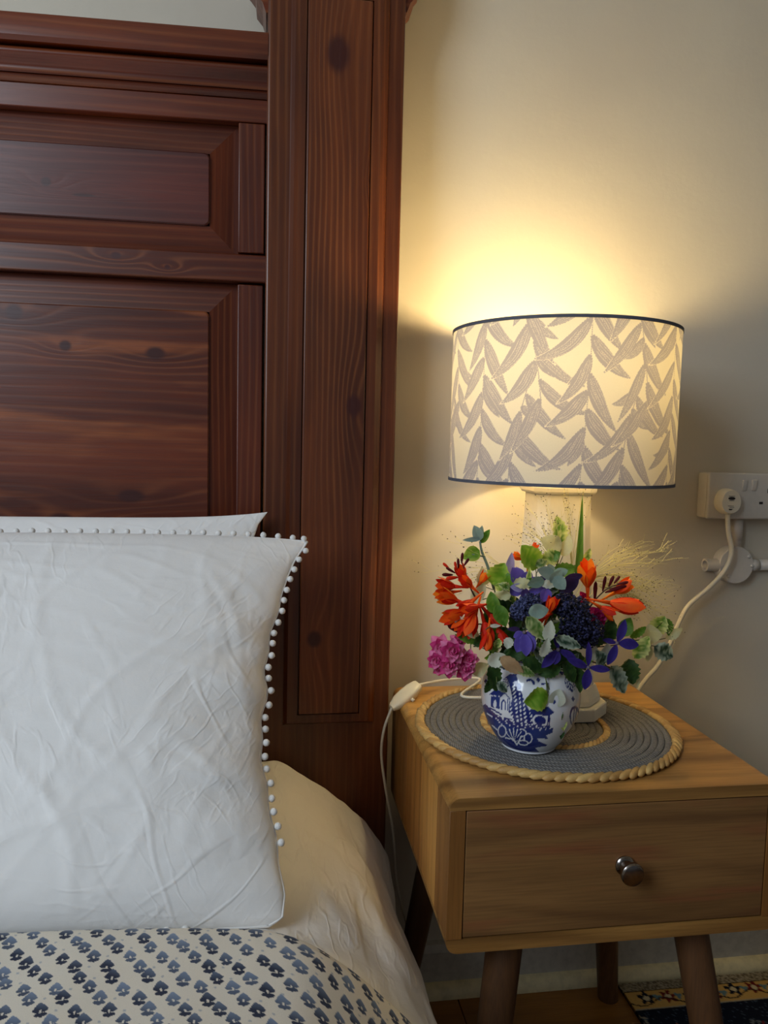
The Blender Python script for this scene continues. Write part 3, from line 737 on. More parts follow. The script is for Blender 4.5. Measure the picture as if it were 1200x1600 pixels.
# shade spider: ring and three spokes
a = Acc()
for k in range(3):
    w = 2*math.pi*k/3+.4
    V, F = tubegeo([(LX+.018*math.cos(w), LY+.018*math.sin(w), LZ+zc_+.110), (LX+.09*math.cos(w), LY+.09*math.sin(w), LZ+zc_+.07), (LX+(SH_R-.0035)*math.cos(w), LY+(SH_R-.0035)*math.sin(w), SHZ0+.006)], .0016, 6); a.add(V, F)
a.done('shade_spider', BRASS, lamp)
def shade_print(nu, nv, circ, hh):
    """generic willow-like leaf sprays; returns 0..1 mask"""
    U = (np.arange(nu)+.5)/nu*circ; Vv = (np.arange(nv)+.5)/nv*hh
    Mk_ = np.zeros((nv, nu))
    def leaf(x0, y0, ang, L, w, bend, stripe=True):
        t = np.linspace(0, 1, 26)
        a_ = ang+bend*t**1.3; dx = np.cos(a_)*L/25; dy = np.sin(a_)*L/25
        px = x0+np.concatenate([[0], np.cumsum(dx[:-1])]); py = y0+np.concatenate([[0], np.cumsum(dy[:-1])])
        ww = w*(np.sin(np.pi*np.clip(t, 0, 1)**.75)**.9+.03)
        pad = w+.002
        j0 = max(0, int((py.min()-pad)/hh*nv)); j1 = min(nv, int((py.max()+pad)/hh*nv)+1)
        i0 = int((px.min()-pad)/circ*nu); i1 = int((px.max()+pad)/circ*nu)+1
        if j1 <= j0: return
        ii = np.arange(i0, i1); uu = (ii+.5)/nu*circ; vv = Vv[j0:j1]
        D = (uu[None, :, None]-px)**2+(vv[:, None, None]-py)**2
        k = D.argmin(-1); d = np.sqrt(D.min(-1))
        sgn = (uu[None, :]-px[k])*(-np.sin(a_[k]))+(vv[:, None]-py[k])*np.cos(a_[k])
        r = np.where(sgn > 0, 1, -1)*d/ww[k]
        inside = np.abs(r) < 1
        val = np.ones_like(d)
        if stripe:
            ln = np.abs((r*3.1+.35*np.sin(t[k]*9)) % 1.0-.5)
            val = np.where((ln < .10) & (np.abs(r) < .93) & (r > -.55) & (t[k] > .1), .30, 1.0)
        sub = Mk_[j0:j1][:, ii % nu]
        sub = np.where((d < ww[k]*.85+.0012) & (t[k] > .06), 0, sub)
        Mk_[j0:j1, ii % nu] = np.where(inside, val, sub)
    def stem(pts, w=.0018):
        P = np.array([(p.x, p.y) for p in catmull([(x, y, 0) for x, y in pts], 70)])
        for x, y in P:
            i = int(x/circ*nu); j = int(y/hh*nv); r = 1
            for q in range(-r+1, r+1):
                if 0 <= j < nv: Mk_[j, (i+q) % nu] = .9
        return P
    rep = circ/7
    rg = np.random.default_rng(3)
    for k in range(7):
        x0 = k*rep
        # two drooping main sprays per repeat, one tall, one side branch
        for (base, h0, h1, sway, ph) in ((.0, -.03, .30, .010, 0.), (.078, -.05, .13, -.022, 1.), (.082, .10, .30, .018, 2.)):
            pts = [(x0+base+sway*math.sin(ph+q*2.2), h0+(h1-h0)*q) for q in np.linspace(0, 1, 6)]
            P = stem(pts); n = int((h1-h0)/.0225)
            for i in range(n):
                p = P[int((i+.6)/n*(len(P)-1))]; sd = 1 if i % 2 else -1
                ang = math.radians(-90+sd*rg.uniform(14, 34)); L = rg.uniform(.070, .098)
                leaf(p[0], p[1], ang, L, rg.uniform(.0075, .0100), sd*rg.uniform(.25, 1.05))
                if rg.random() < .35:
                    leaf(p[0], p[1]+.006, math.radians(-90-sd*rg.uniform(25, 50)), rg.uniform(.035, .055), .0065, -sd*rg.uniform(0, 1.1))
    return Mk_
def build_shade():
    circ = 2*math.pi*SH_R; hh = SHZ1-SHZ0; nu, nv = 1500, 312
    mk = shade_print(nu, nv, circ, hh)
    w = np.arange(nu)/nu*2*np.pi; z = SHZ0+np.arange(nv)/(nv-1)*hh
    V = np.stack([LX+SH_R*np.cos(w)[None, :]+0*z[:, None], LY+SH_R*np.sin(w)[None, :]+0*z[:, None], z[:, None]+0*w[None, :]], -1)
    light = np.array(S(238, 228, 204)[:3]); grey = np.array(S(178, 170, 171)[:3])
    C = light+(grey-light)*mk[..., None]
    m = printed('shade_linen', .85, trans=.11, bump_scale=1500, bstr=.25, spec=.1)
    o = mesh('lamp_shade', V, grid_faces(nu, nv, True), m, lamp, smooth=True, attr=C, label='drum shade of ivory linen printed with grey leaf sprays')
    TRIM = plain('slate_trim', S(92, 94, 104), .8)
    for nm, zz in (('shade_trim', SHZ1), ('shade_trim', SHZ0)):
        V, F = lathegeo([(SH_R+.0012, zz-.0022), (SH_R+.0012, zz+.0022), (SH_R-.0016, zz+.0022), (SH_R-.0016, zz-.0022), (SH_R+.0012, zz-.0022)], 128, (LX, LY, 0), closed=False)
        mesh(nm, V, F, TRIM, o)
build_shade()

# ------------------------------------------------------------ lamp flex with inline switch
FLEX = plain('flex_pvc', S(226, 218, 196), .4, noise_amt=.02)
SWM = plain('switch_plastic', S(236, 226, 198), .35, noise_amt=.02)
fx = thing('power_cord', 'thin cream lamp cord with inline switch hanging over the left table edge', 'cord', (TX0, -.1, TZ))
c0 = atz(750, 1063, MZ+.012); s1 = at(652, 1068, -.135); s0 = at(612, 1106, -.165)
s1 = Vector((TX0+.047, s1.y+.006, TZ+.020)); 
s1 = atz(654, 1070, TZ+.021); s0 = at(612, 1106, s1.y-.022)
tube('cord', [(LX-.080, LY+.028, MZ+.0125), (LX-.13, LY+.04, MZ+.0135), c0+Vector((-.0, 0, .002)), atz(700, 1062, MZ+.016), s1], .0022, FLEX, fx, n=8)
Y1 = s0.y
tube('cord', [s0, at(600, 1140, Y1), at(596, 1180, Y1+.01), at(603, 1235, Y1+.02), at(614, 1300, Y1+.04), at(620, 1380, Y1+.06), at(634, 1440, -.055), at(644, 1482, -.045), (.262, -.045, .01)], .0022, FLEX, fx, n=8)
def inline_switch():
    d = (s1-s0); L = d.length; ex = d.normalized(); up = (Vector((0, -.45, .9))-ex*ex.dot(Vector((0, -.45, .9)))).normalized(); ey = up.cross(ex)
    secs = [(0, .0055, .0045), (.06, .0075, .0055), (.25, .0112, .0088), (.5, .0122, .0098), (.75, .0118, .0094), (.94, .0095, .0075), (1, .0080, .006)]
    V, F = [], []; n = 16
    for t, a_, b_ in secs:
        for k in range(n):
            w = 2*math.pi*k/n; cx, cy = math.cos(w), math.sin(w)
            sx = abs(cx)**.55*(1 if cx > 0 else -1); sy = abs(cy)**.55*(1 if cy > 0 else -1)
            V.append(s0+ex*(t*L)+ey*(a_*sx)+up*(b_*sy))
    for i in range(len(secs)-1):
        for k in range(n): F.append((i*n+k, i*n+(k+1) % n, (i+1)*n+(k+1) % n, (i+1)*n+k))
    F.append(tuple(range(n-1, -1, -1))); m = (len(secs)-1)*n; F.append(tuple(range(m, m+n)))
    sw = mesh('inline_switch', V, F, SWM, fx, smooth=True, label='white rounded inline switch'); sw.data.set_sharp_from_angle(angle=math.radians(50))
    c = s0+ex*(.56*L); side = ey if ey.y < 0 else -ey
    tube('switch_button', [c+side*.008, c+side*.0165], .0028, SWM, sw, n=12, sm=0)
inline_switch()

# ------------------------------------------------------------ socket, conduit, plug
SOCK = plain('socket_plastic', S(214, 208, 198), .35, noise_amt=.02)
PLUGM = plain('plug_plastic', S(232, 222, 200), .35, noise_amt=.02)
DARK = plain('ink_and_slot_shade', S(42, 34, 32), .6)
zt0, zt1 = at(1100, 738, -.02).z, at(1100, 809, -.02).z
sxl = at(1089, 770, 0).x; SD = -.034
sock = thing('double_socket', 'white surface-mounted double wall socket with two rocker switches', 'socket', (sxl+.073, 0, zt1))
sxr = sxl+.147
bm = bmesh.new(); bx(bm, sxl, sxr, -.028, -.0005, zt1, zt0, .004, 3); bmpart('back_box', bm, SOCK, sock, smooth=True, autosm=40)
bm = bmesh.new(); bx(bm, sxl-.0005, sxr+.0005, SD-.003, -.0282, zt1-.0005, zt0+.0005, .0035, 3); bmpart('faceplate', bm, SOCK, sock, smooth=True, autosm=40)
yf = SD-.003
for i, px in enumerate((1163, 1178)):
    c = at(px, 758, yf)
    bm = bmesh.new(); bx(bm, c.x-.0045, c.x+.0045, yf-.004, yf+.001, c.z-.0105, c.z+.0095, .0012, 2)
    for v in bm.verts:
        if v.co.y < yf-.001: v.co.y += .0028*(1-(c.z+.0095-v.co.z)/.02)*-1+.0022
    bmpart('rocker_switch', bm, SOCK, sock, smooth=True, autosm=40)
a = Acc()
for cx, cz, w, h in [(at(1189, 786, yf).x, at(1189, 786, yf).z, .0035, .0021), (at(1201, 767, yf).x, at(1201, 767, yf).z, .0022, .004), (at(1189, 786, yf).x+.0225, at(1189, 786, yf).z, .0035, .0021)]:
    bm = bmesh.new(); bx(bm, cx-w, cx+w, yf-.0004, yf+.002, cz-h, cz+h)
    bm.verts.ensure_lookup_table(); a.add([v.co for v in bm.verts], [[v.index for v in f.verts] for f in bm.faces]); bm.free()
a.done('pin_slots', DARK, sock, smooth=False)  # solid dark blocks, the shade inside the pin holes given as colour
# conduit
con = thing('conduit_fitting', 'cream round conduit junction box with stub pipes below the socket', 'conduit', (sxl+.06, 0, zt1-.06))
jc = at(1146, 882, -.014); JR = .0345
Mj = Matrix.Rotation(math.radians(90), 3, 'X')
lathe('junction_box', [(.001, 0.0005), (JR, .0005), (JR, .019), (JR-.001, .0205), (.001, .0205)], 48, (jc.x, 0, jc.z), SOCK, con, M=Mj)
lathe('junction_lid', [(.001, .0206), (JR-.0008, .0206), (JR-.0004, .0225), (JR-.0018, .024), (.001, .024)], 48, (jc.x, 0, jc.z), SOCK, con, M=Mj)
for px, py in ((1170, 870), (1138, 900), (1175, 884)):
    c = at(px, py, -.024)
    lathe('screw', [(.0005, 0), (.0033, 0), (.0033, .0012), (.002, .0024), (.0005, .0026)], 14, (c.x, -.0238, c.z), SOCK, con, M=Mj)
PC = -.0125
tube('conduit_pipe', [(jc.x+.002, PC, jc.z+JR*.8), (jc.x+.002, PC, zt1+.001)], .0100, SOCK, con, n=20, sm=0)
tube('pipe_coupler', [(jc.x+.002, PC, jc.z+.045), (jc.x+.002, PC, zt1-.0008)], .0112, SOCK, con, n=20, sm=0)
tube('conduit_pipe', [(jc.x+JR*.8, PC, jc.z-.001), (jc.x+.30, PC, jc.z-.001)], .0100, SOCK, con, n=20, sm=0)
tube('pipe_coupler', [(jc.x+JR*.9, PC, jc.z-.001), (jc.x+JR+.014, PC, jc.z-.001)], .0112, SOCK, con, n=20, sm=0)
V, F = lathegeo([(.0118, 0), (.0118, .030), (.0085, .030), (.0085, .002), (.0118, 0)], 28, (jc.x-JR*.75, PC, jc.z-.001), M=Matrix.Rotation(math.radians(-90), 3, 'Y'), closed=False)
mesh('stub_pipe', V, F, SOCK, con, smooth=True).data.set_sharp_from_angle(angle=math.radians(40))
# plug
pc_ = at(1141, 784, yf-.017); 
plug = thing('plug', 'white three-pin plug in the socket with its cable running down behind the table', 'plug', (pc_.x, yf, pc_.z))
def plugpoly(s):
    pts = []
    for t in np.linspace(0, 2*math.pi, 40, endpoint=False):
        cx, cz = math.cos(t), math.sin(t)
        x = .0215*(abs(cx)**.75)*(1 if cx > 0 else -1); z = .0235*(abs(cz)**.75)*(1 if cz > 0 else -1)
        x *= (1-.16*max(0, z/.0235)) if z > 0 else (1-.22*max(0, -z/.0235)**2)
        pts.append((x*s, z*s))
    return pts
V, F = [], []
secs = [(0, .92), (.004, .98), (.012, .95), (.020, .90), (.0225, .84)]
for d_, s_ in secs:
    for x, z in plugpoly(s_): V.append((pc_.x-.001+x, yf-.0002-d_, pc_.z+z))
n = 40
for i in range(len(secs)-1):
    for k in range(n): F.append((i*n+k, i*n+(k+1) % n, (i+1)*n+(k+1) % n, (i+1)*n+k))
F.append(tuple(range(n-1, -1, -1))); m_ = (len(secs)-1)*n; F.append(tuple(range(m_, m_+n)))
pbod = mesh('plug_body', V, F, PLUGM, plug, smooth=True); pbod.data.set_sharp_from_angle(angle=math.radians(45))
a = Acc(); yk = yf-.0229
def flat(pts): 
    k = len(pts); a.add([(x, yk, z) for x, z in pts]+[(x, yk+.0006, z) for x, z in pts], [tuple(range(k-1, -1, -1)), tuple(range(k, 2*k))]+[(i, (i+1) % k, k+(i+1) % k, k+i) for i in range(k)])
ox, oz = pc_.x-.001, pc_.z
flat([(ox+.0068*math.cos(t), oz+.0062+.0028*math.sin(t)) for t in np.linspace(0, 2*math.pi, 20, endpoint=False)])
for dx, dz, w in ((0, .0102, .006), (0, .0022, .005), (-.001, -.0072, .0055), (.001, -.0098, .0045), (-.0006, -.0126, .0042)):
    flat([(ox+dx-w, oz+dz-.0004), (ox+dx+w, oz+dz-.0004), (ox+dx+w, oz+dz+.0004), (ox+dx-w, oz+dz+.0004)])
flat([(ox-.0042, oz-.0145), (ox+.001, oz-.0145), (ox+.002, oz-.0125), (ox-.004, oz-.0125)])
a.done('plug_marking', DARK, plug, smooth=False, label='small dark moulded lettering')
tube('cord', [Vector((pc_.x+.001, yf-.010, pc_.z-.0205)), at(1138, 830, -.046), at(1143, 862, -.044), at(1133, 890, -.042), at(1108, 918, -.036), at(1076, 946, -.028), at(1060, 975, -.024), at(1045, 1010, -.022), at(1028, 1040, -.021), at(1008, 1063, -.020), at(980, 1105, -.022), at(955, 1150, -.024)], .0041, FLEX, plug, n=12)

# ------------------------------------------------------------ patterned rug
def rug():
    x0, x1, y0, y1 = .652, 1.50, -.75, -.040; st = .0026
    xs = np.arange(x0, x1, st); ys = np.arange(y1, y0, -st); nu, nv = len(xs), len(ys)
    X, Y = np.meshgrid(xs, ys); D = y1-Y; DX = X-x0
    C = np.zeros((nv, nu, 3)); c3 = lambda *a: np.array(S(*a)[:3])
    navy, och, cream = c3(26, 30, 42), c3(206, 164, 92), c3(172, 160, 136)
    C[:] = navy
    nz = RNG.random((nv, nu))
    C[nz > .93] = c3(70, 82, 96)
    rg = np.random.default_rng(5)
    for i in range(170):                     # scattered rosettes of the field
        cx, cy = rg.uniform(x0, x1), rg.uniform(.085, .70); r = rg.uniform(.006, .02); ph = rg.uniform(0, 6)
        col = [c3(160, 84, 44), c3(120, 124, 124), c3(56, 72, 84), c3(122, 40, 38), c3(150, 140, 116)][rg.integers(5)]
        a_ = np.arctan2(D-cy, X-cx); q = np.hypot(X-cx, D-cy)
        C[(q < r*(.75+.25*np.cos(5*a_+ph))) & (nz < .75)] = col; C[q < r*.3] = navy
    bd = (D < .068)
    C[bd] = och
    C[(D > .066) & (D < .070)] = cream
    for k in range(12):                      # meandering border of flowers
        cx = x0+.012+k*.086; cy = .042+.004*math.sin(k*2)
        for (dx, col, r, pet) in ((.022, navy, .0165, 5), (.064, c3(112, 34, 32), .0165, 6), (.044, c3(104, 132, 136), .0085, 3), (.084, c3(104, 132, 136), .008, 3)):
            q = np.hypot(X-cx-dx, D-cy); a_ = np.arctan2(D-cy, X-cx-dx)
            C[(q < r*(.78+.24*np.cos(pet*a_+1))) & bd] = col
            if r > .012: C[(q < r*.36) & bd] = c3(206, 190, 150)
    vine = np.abs(D-.052-.008*np.sin((X-x0)*73)) < .0017; C[vine & bd] = c3(60, 44, 34)
    C[(D < .0245) & (D > .0215)] = c3(52, 42, 36)
    fr = D <= .0215; C[fr] = cream; C[fr & (nz > .6)] = c3(96, 84, 66); C[fr & (np.abs(np.sin(X*900+5*np.sin(D*300))) > .8)] = c3(140, 126, 100)
    Z = .0075+.0008*nz; Z[fr] = .0058+.0012*nz[fr]
    V = np.stack([X, Y, Z], -1).reshape(-1, 3); F = grid_faces(nu, nv)
    k = nu*nv; rim = list(range(nu))+[j*nu+nu-1 for j in range(1, nv)]+[(nv-1)*nu+i for i in range(nu-2, -1, -1)]+[j*nu for j in range(nv-2, 0, -1)]
    V = np.concatenate([V, [[V[i][0], V[i][1], .0005] for i in rim]]); m = len(rim)
    F += [(rim[i], rim[(i+1) % m], k+(i+1) % m, k+i) for i in range(m)]+[tuple(k+i for i in range(m))]
    Cc = np.concatenate([C.reshape(-1, 3), np.tile(navy, (m, 1))])
    r_ = thing('rug', 'navy patterned rug with ochre flowered border on the wooden floor', 'rug', (1.0, -.4, 0))
    mesh('rug_pile', V, F, printed('rug_wool', .95, bump_scale=500, bstr=.5, spec=.05), r_, smooth=True, attr=Cc)
rug()
# ------------------------------------------------------------ blue and white vase
vf = atz(825, 1179, TZ+.0078); VC = Vector((vf.x+.0122, vf.y+.034, TZ+.0076)); VRIM = .126
vase = thing('vase', 'blue and white willow-landscape china jar holding the garden flowers', 'vase', VC)
VPROF = [(.0345, 0), (.0362, .0012), (.0362, .0035), (.0395, .006), (.0475, .0165), (.0560, .031), (.0625, .047), (.0655, .062), (.0655, .078), (.0625, .094), (.0560, .108), (.0490, .116), (.0455, .121), (.0462, .1255), (.0448, VRIM)]
def inpoly(X, Y, pts):
    r = np.zeros(X.shape, bool); n = len(pts)
    for i in range(n):
        (xa_, ya_), (xb_, yb_) = pts[i], pts[i-1]
        if ya_ == yb_: continue
        c = ((ya_ > Y) != (yb_ > Y)) & (X < (xb_-xa_)*(Y-ya_)/(yb_-ya_)+xa_); r ^= c
    return r
def build_vase():
    P = catmull([(r, 0, z) for r, z in VPROF], 12); rr = np.array([p.x for p in P]); zz = np.array([p.z for p in P])
    h = np.interp(np.linspace(0, 1, 170), np.linspace(0, 1, len(zz)), zz); R = np.interp(np.linspace(0, 1, 170), np.linspace(0, 1, len(rr)), rr)
    nth = 560; th = np.arange(nth)/nth*2*np.pi
    view = math.atan2(-CD-VC.y, -VC.x)          # the painted side turns to the bed's foot
    T = th[None, :]+0*h[:, None]; H = h[:, None]+0*T; RR = R[:, None]+0*T
    k = 6078.
    X = 508-k*RR*np.sin(T-view)*-1.0; Y = 743-k*(H*.927)+k*RR*np.abs(np.cos(T-view))*.375
    B = np.zeros(X.shape)
    wob = 5*np.sin(X*.045)+4*np.sin(Y*.06)
    def paint(m, v): B[m] = v
    def poly(pts, v=1.): paint(inpoly(X+wob*.4, Y+wob*.4, pts), v)
    def line(pts, w, v=1.):
        for (a, b), (c, d) in zip(pts[:-1], pts[1:]):
            L2 = (c-a)**2+(d-b)**2; t = np.clip(((X-a)*(c-a)+(Y-b)*(d-b))/L2, 0, 1)
            paint(np.hypot(X-a-t*(c-a), Y-b-t*(d-b)) < w, v)
    def ell(cx, cy, rx, ry, v=1.): paint(((X-cx)/rx)**2+((Y-cy)/ry)**2 < 1, v)
    poly([(118, 480), (160, 470), (205, 512), (250, 548), (300, 566), (420, 572), (520, 626), (648, 622), (692, 604), (688, 646), (640, 668), (655, 690), (575, 700), (590, 720), (655, 735), (640, 752), (565, 772), (602, 800), (575, 840), (300, 900), (200, 700), (150, 600)])
    poly([(318, 262), (350, 238), (392, 236), (418, 320), (452, 400), (500, 490), (600, 572), (668, 600), (640, 650), (500, 622), (400, 590), (345, 520), (372, 430), (350, 330)])
    # scalloped boughs
    sc = (np.sin((X+Y*.55)*.155)*np.sin((Y-X*.15)*.11+1.2*np.sin(X*.05)) > .38)
    paint(sc & inpoly(X, Y, [(350, 300), (400, 300), (480, 450), (640, 590), (640, 630), (520, 620), (300, 580), (260, 560), (340, 520)]), .06)
    # lacy crown
    lac = (np.sin(X*.26+np.sin(Y*.12)*2)*np.sin(Y*.29+np.sin(X*.1)*2) > .05)
    paint(lac & inpoly(X, Y, [(240, 330), (310, 260), (400, 230), (410, 300), (350, 345), (330, 360), (260, 352)]), .9)
    ell(420, 330, 16, 26, .35)
    # left pavilion
    poly([(186, 398), (228, 362), (226, 335), (240, 338), (242, 360), (300, 366), (322, 378), (296, 412)])
    poly([(204, 408), (276, 412), (276, 508), (204, 488)]); ell(238, 470, 13, 30, .1)
    poly([(278, 416), (314, 380), (352, 424), (356, 516), (278, 512)], 0.); line([(278, 416), (314, 384), (352, 424), (356, 516)], 4)
    line([(292, 508), (292, 455), (306, 436), (322, 455), (322, 508)], 5); line([(338, 430), (342, 512)], 4); line([(200, 500), (290, 545)], 6, .6)
    # right pavilion
    poly([(498, 500), (540, 462), (650, 462), (692, 494), (660, 520), (520, 522)]); line([(534, 526), (534, 590)], 5); line([(660, 520), (660, 606)], 5)
    ell(590, 566, 60, 42, .0); ell(590, 566, 44, 32, 1.); ell(590, 572, 30, 22, .85); line([(536, 524), (650, 524), (646, 600)], 4)
    line([(560, 600), (660, 610)], 6)
    # far arch and islet on the right
    ell(858, 500, 44, 76, .9); ell(858, 506, 32, 62, .18); line([(850, 450), (850, 560)], 4, .8); line([(868, 450), (868, 560)], 4, .8)
    poly([(790, 640), (850, 570), (900, 560), (870, 640), (800, 690), (775, 690)], .85)
    poly([(770, 200), (850, 170), (870, 260), (830, 330), (765, 290)]); paint(lac & inpoly(X, Y, [(730, 160), (870, 140), (880, 330), (740, 300)]), 0.)
    for cx, cy in ((564, 268), (836, 376), (150, 290), (690, 420)): poly([(cx, cy-22), (cx+17, cy), (cx, cy+20), (cx-17, cy)])
    line([(480, 280), (505, 270), (528, 285), (530, 300)], 9); line([(590, 296), (640, 290)], 5)
    # lotus flower reserved in white
    for cx, cy, rx, ry in ((300, 668, 36, 46), (505, 704, 34, 40), (455, 668, 38, 30), (470, 740, 40, 22)):
        ell(cx, cy, rx, ry, 0.); ell(cx, cy, rx-9, ry-9, 1.)
    for a_ in (-.9, -.5, -.1, .3, .7): line([(405+12*a_, 730), (400+80*math.sin(a_), 730-88*math.cos(a_))], 7, .05); line([(405+12*a_, 726), (400+80*math.sin(a_)+9, 730-86*math.cos(a_))], 6, 1.)
    line([(330, 715), (390, 720), (420, 760), (450, 700)], 5, 0.); line([(175, 540), (215, 565)], 6, .1); line([(220, 630), (260, 660)], 5, .1)
    for q in range(26): ell(250+q*15+6*math.sin(q*3), 575+(q % 4)*13+q*.9, 7, 5, .08)
    # neck border
    scb = 205+18*np.sin(X*.045)+10*np.sin(X*.11+1)
    paint((Y < scb-22) & (Y > scb-52) , 1.); paint((Y < scb-60) & (np.sin(X*.12)*np.sin(Y*.16) > .1), .9)
    B[H < .0042] = 0; B[H > .119] = np.where(H > .1235, 1, 0)[H > .119]
    white = np.array(S(226, 228, 232)[:3]); blue = np.array(S(22, 38, 112)[:3]); mid = np.array(S(84, 106, 168)[:3])
    wash = np.clip(.10*np.sin(X*.02+2)+.12*np.sin(Y*.031)+.1, 0, .25)[..., None]
    C = np.where(B[..., None] > .5, blue*(1-wash)+mid*wash, np.where(B[..., None] > .2, mid, white))
    V = np.stack([VC.x+RR*np.cos(T), VC.y+RR*np.sin(T), VC.z+H], -1).reshape(-1, 3).tolist(); C = C.reshape(-1, 3).tolist()
    F = grid_faces(nth, 170, True); base = len(V)
    inner = [(R[-1]-.003, VRIM), (R[-1]-.0035, .119), (.052, .106), (.060, .08), (.056, .04), (.035, .01)]
    m = 560
    for r, z in inner:
        for t in th: V.append((VC.x+r*math.cos(t), VC.y+r*math.sin(t), VC.z+z)); C.append(white.tolist())
    prev = 169*nth
    for i in range(len(inner)):
        cur = base+i*nth
        F += [(prev+j, prev+(j+1) % nth, cur+(j+1) % nth, cur+j) for j in range(nth)]; prev = cur
    F.append([prev+j for j in range(nth)]); F.append(list(range(nth-1, -1, -1)))
    mm = printed('glazed_china', .12, bump_scale=30, bstr=.02, spec=.5, coat=.5)
    mesh('jar', V, F, mm, vase, smooth=True, attr=C)
build_vase()

# ------------------------------------------------------------ garden flowers
LEAF = printed('leaf_blade', .5, trans=.28, bump_scale=500, bstr=.3, spec=.4)
PETAL = printed('flower_petal', .6, trans=.22, bump_scale=700, bstr=.2, spec=.25)
FUZZ = printed('felted_leaf', .95, trans=.12, bump_scale=1500, bstr=.4, spec=.1, sheen=.5)
STEM = plain('green_stem', S(84, 96, 44), .6); DSTEM = plain('dark_stem', S(62, 36, 26), .6)
PAL = {  # centre, edge, mottling amount
 'green': ((74, 124, 30), (140, 172, 70), .4), 'bright': ((98, 150, 30), (186, 204, 84), .5), 'dark': ((32, 64, 24), (84, 118, 52), .4),
 'lime': ((100, 150, 34), (236, 240, 150), 1.0), 'rim': ((66, 110, 30), (216, 220, 160), .55), 'cream': ((214, 212, 160), (232, 230, 196), .12),
 'white': ((206, 210, 190), (234, 236, 220), .12), 'vard': ((34, 66, 44), (186, 202, 182), .8), 'grey': ((112, 138, 122), (156, 176, 160), .2), 'felt': ((130, 152, 140), (172, 188, 176), .2),
 'purple': ((50, 36, 116), (72, 54, 148), .4), 'violet': ((96, 80, 176), (128, 112, 200), .3), 'dusk': ((52, 34, 78), (80, 58, 110), .3), 'pale': ((150, 140, 190), (190, 184, 214), .3),
 'orange': ((255, 104, 18), (250, 60, 14), .5), 'red': ((232, 48, 14), (206, 26, 12), .5), 'amber': ((255, 150, 30), (250, 100, 20), .4), 'maroon': ((96, 16, 26), (70, 10, 18), .3),
 'pink': ((238, 140, 182), (226, 92, 152), .6), 'deep': ((214, 66, 134), (190, 40, 112), .4), 'magenta': ((186, 18, 96), (160, 10, 80), .3), 'buff': ((196, 160, 118), (160, 128, 92), .3)}
rl = random.Random(21)
def mpp(Y): return (Y+CD)*1.015/1200          # metres per photograph pixel at that depth
def blade(base, d, L, w, nrm, pal, curl=.15, fold=.25, serr=.0, shape=.8, seed=None, nu=10, nv=7, twist=0., wave=.0):
    """a leaf or petal: base point, direction, length, width, facing normal"""
    d = Vector(d).normalized(); nrm = Vector(nrm); nrm = (nrm-d*nrm.dot(d)).normalized(); sd = d.cross(nrm)
    sdv = rl.random()*50 if seed is None else seed
    c0, c1, mo = PAL[pal]; c0 = np.array(S(*c0)[:3]); c1 = np.array(S(*c1)[:3])
    V, C, F = [], [], []
    for i in range(nu):
        t = i/(nu-1); wt = w/2*(max(0, math.sin(math.pi*min(1, max(0, t))**shape))**.75+.04)
        if serr: wt *= 1+serr*(1 if i % 2 else -1)*(.5 if t > .9 else 1)
        for j in range(nv):
            s = j/(nv-1)*2-1
            tw = twist*t
            side = sd*math.cos(tw)+nrm*math.sin(tw); up = nrm*math.cos(tw)-sd*math.sin(tw)
            p = Vector(base)+d*(L*t)+side*(wt*s)+up*(-curl*L*t*t+fold*wt*abs(s)+wave*wt*math.sin(6.5*t+2*s+sdv))
            V.append(p)
            nz = noise.noise(Vector((t*5+sdv, s*2.2, sdv)))*.8+noise.noise(Vector((t*14, s*7+sdv, 1)))*.8+.25*(math.sin(t*30-abs(s)*9) > .55)*(abs(s) < .8)
            f = min(1, max(0, abs(s)**2*mo*1.3+nz*mo+(.12 if abs(s) < .01 else 0)))
            C.append(c0*(1-f)+c1*f)
    for i in range(nu-1):
        for j in range(nv-1): F.append((i*nv+j, i*nv+j+1, (i+1)*nv+j+1, (i+1)*nv+j))
    return V, F, C
def axes(ang, lean=0.):
    a = math.radians(ang); return Vector((math.cos(a), -lean, math.sin(a))).normalized()
def leafat(parent, px, py, Y, ang, Lp, Wp, pal, name='leaf', lean=.15, face=None, mat=None, **k):
    """leaf centred on a point, pointing ang degrees (0 right, 90 up)"""
    m = mpp(Y); d = axes(ang, lean); c = at(px, py, Y)
    f = face or (rl.uniform(-.45, .45), -1, rl.uniform(-.1, .6))
    V, F, C = blade(c-d*(Lp*m/2), d, Lp*m, Wp*m, f, pal, **k)
    return mesh(name, V, F, mat or LEAF, parent, smooth=True, attr=C)
def mouth(dx=0., dy=0., dz=.0): return Vector((VC.x+dx, VC.y+dy, VC.z+.100+dz))
def stem(parent, pts, r, mat=STEM, name='stem'): return tube(name, pts, [r, r*.7], mat, parent, n=6, sm=6)
def flower(name, label, cat, group=None, px=None, py=None, Y=-.3):
    return thing(name, label, cat, mouth(rl.uniform(-.015, .015), rl.uniform(-.015, .015)), group)
def stemto(parent, px, py, Y, r=.0013, mat=STEM, bow=.02):
    b = origin(parent)+Vector((0, 0, -.04)); e = at(px, py, Y); rim = Vector((VC.x+max(-.034, min(.034, (e.x-VC.x)*.5)), VC.y+max(-.034, min(.034, (e.y-VC.y)*.5)), VC.z+VRIM+.004))
    md = rim.lerp(e, .55)+Vector((0, 0, bow)); return stem(parent, [b, rim, md, e], r, mat)

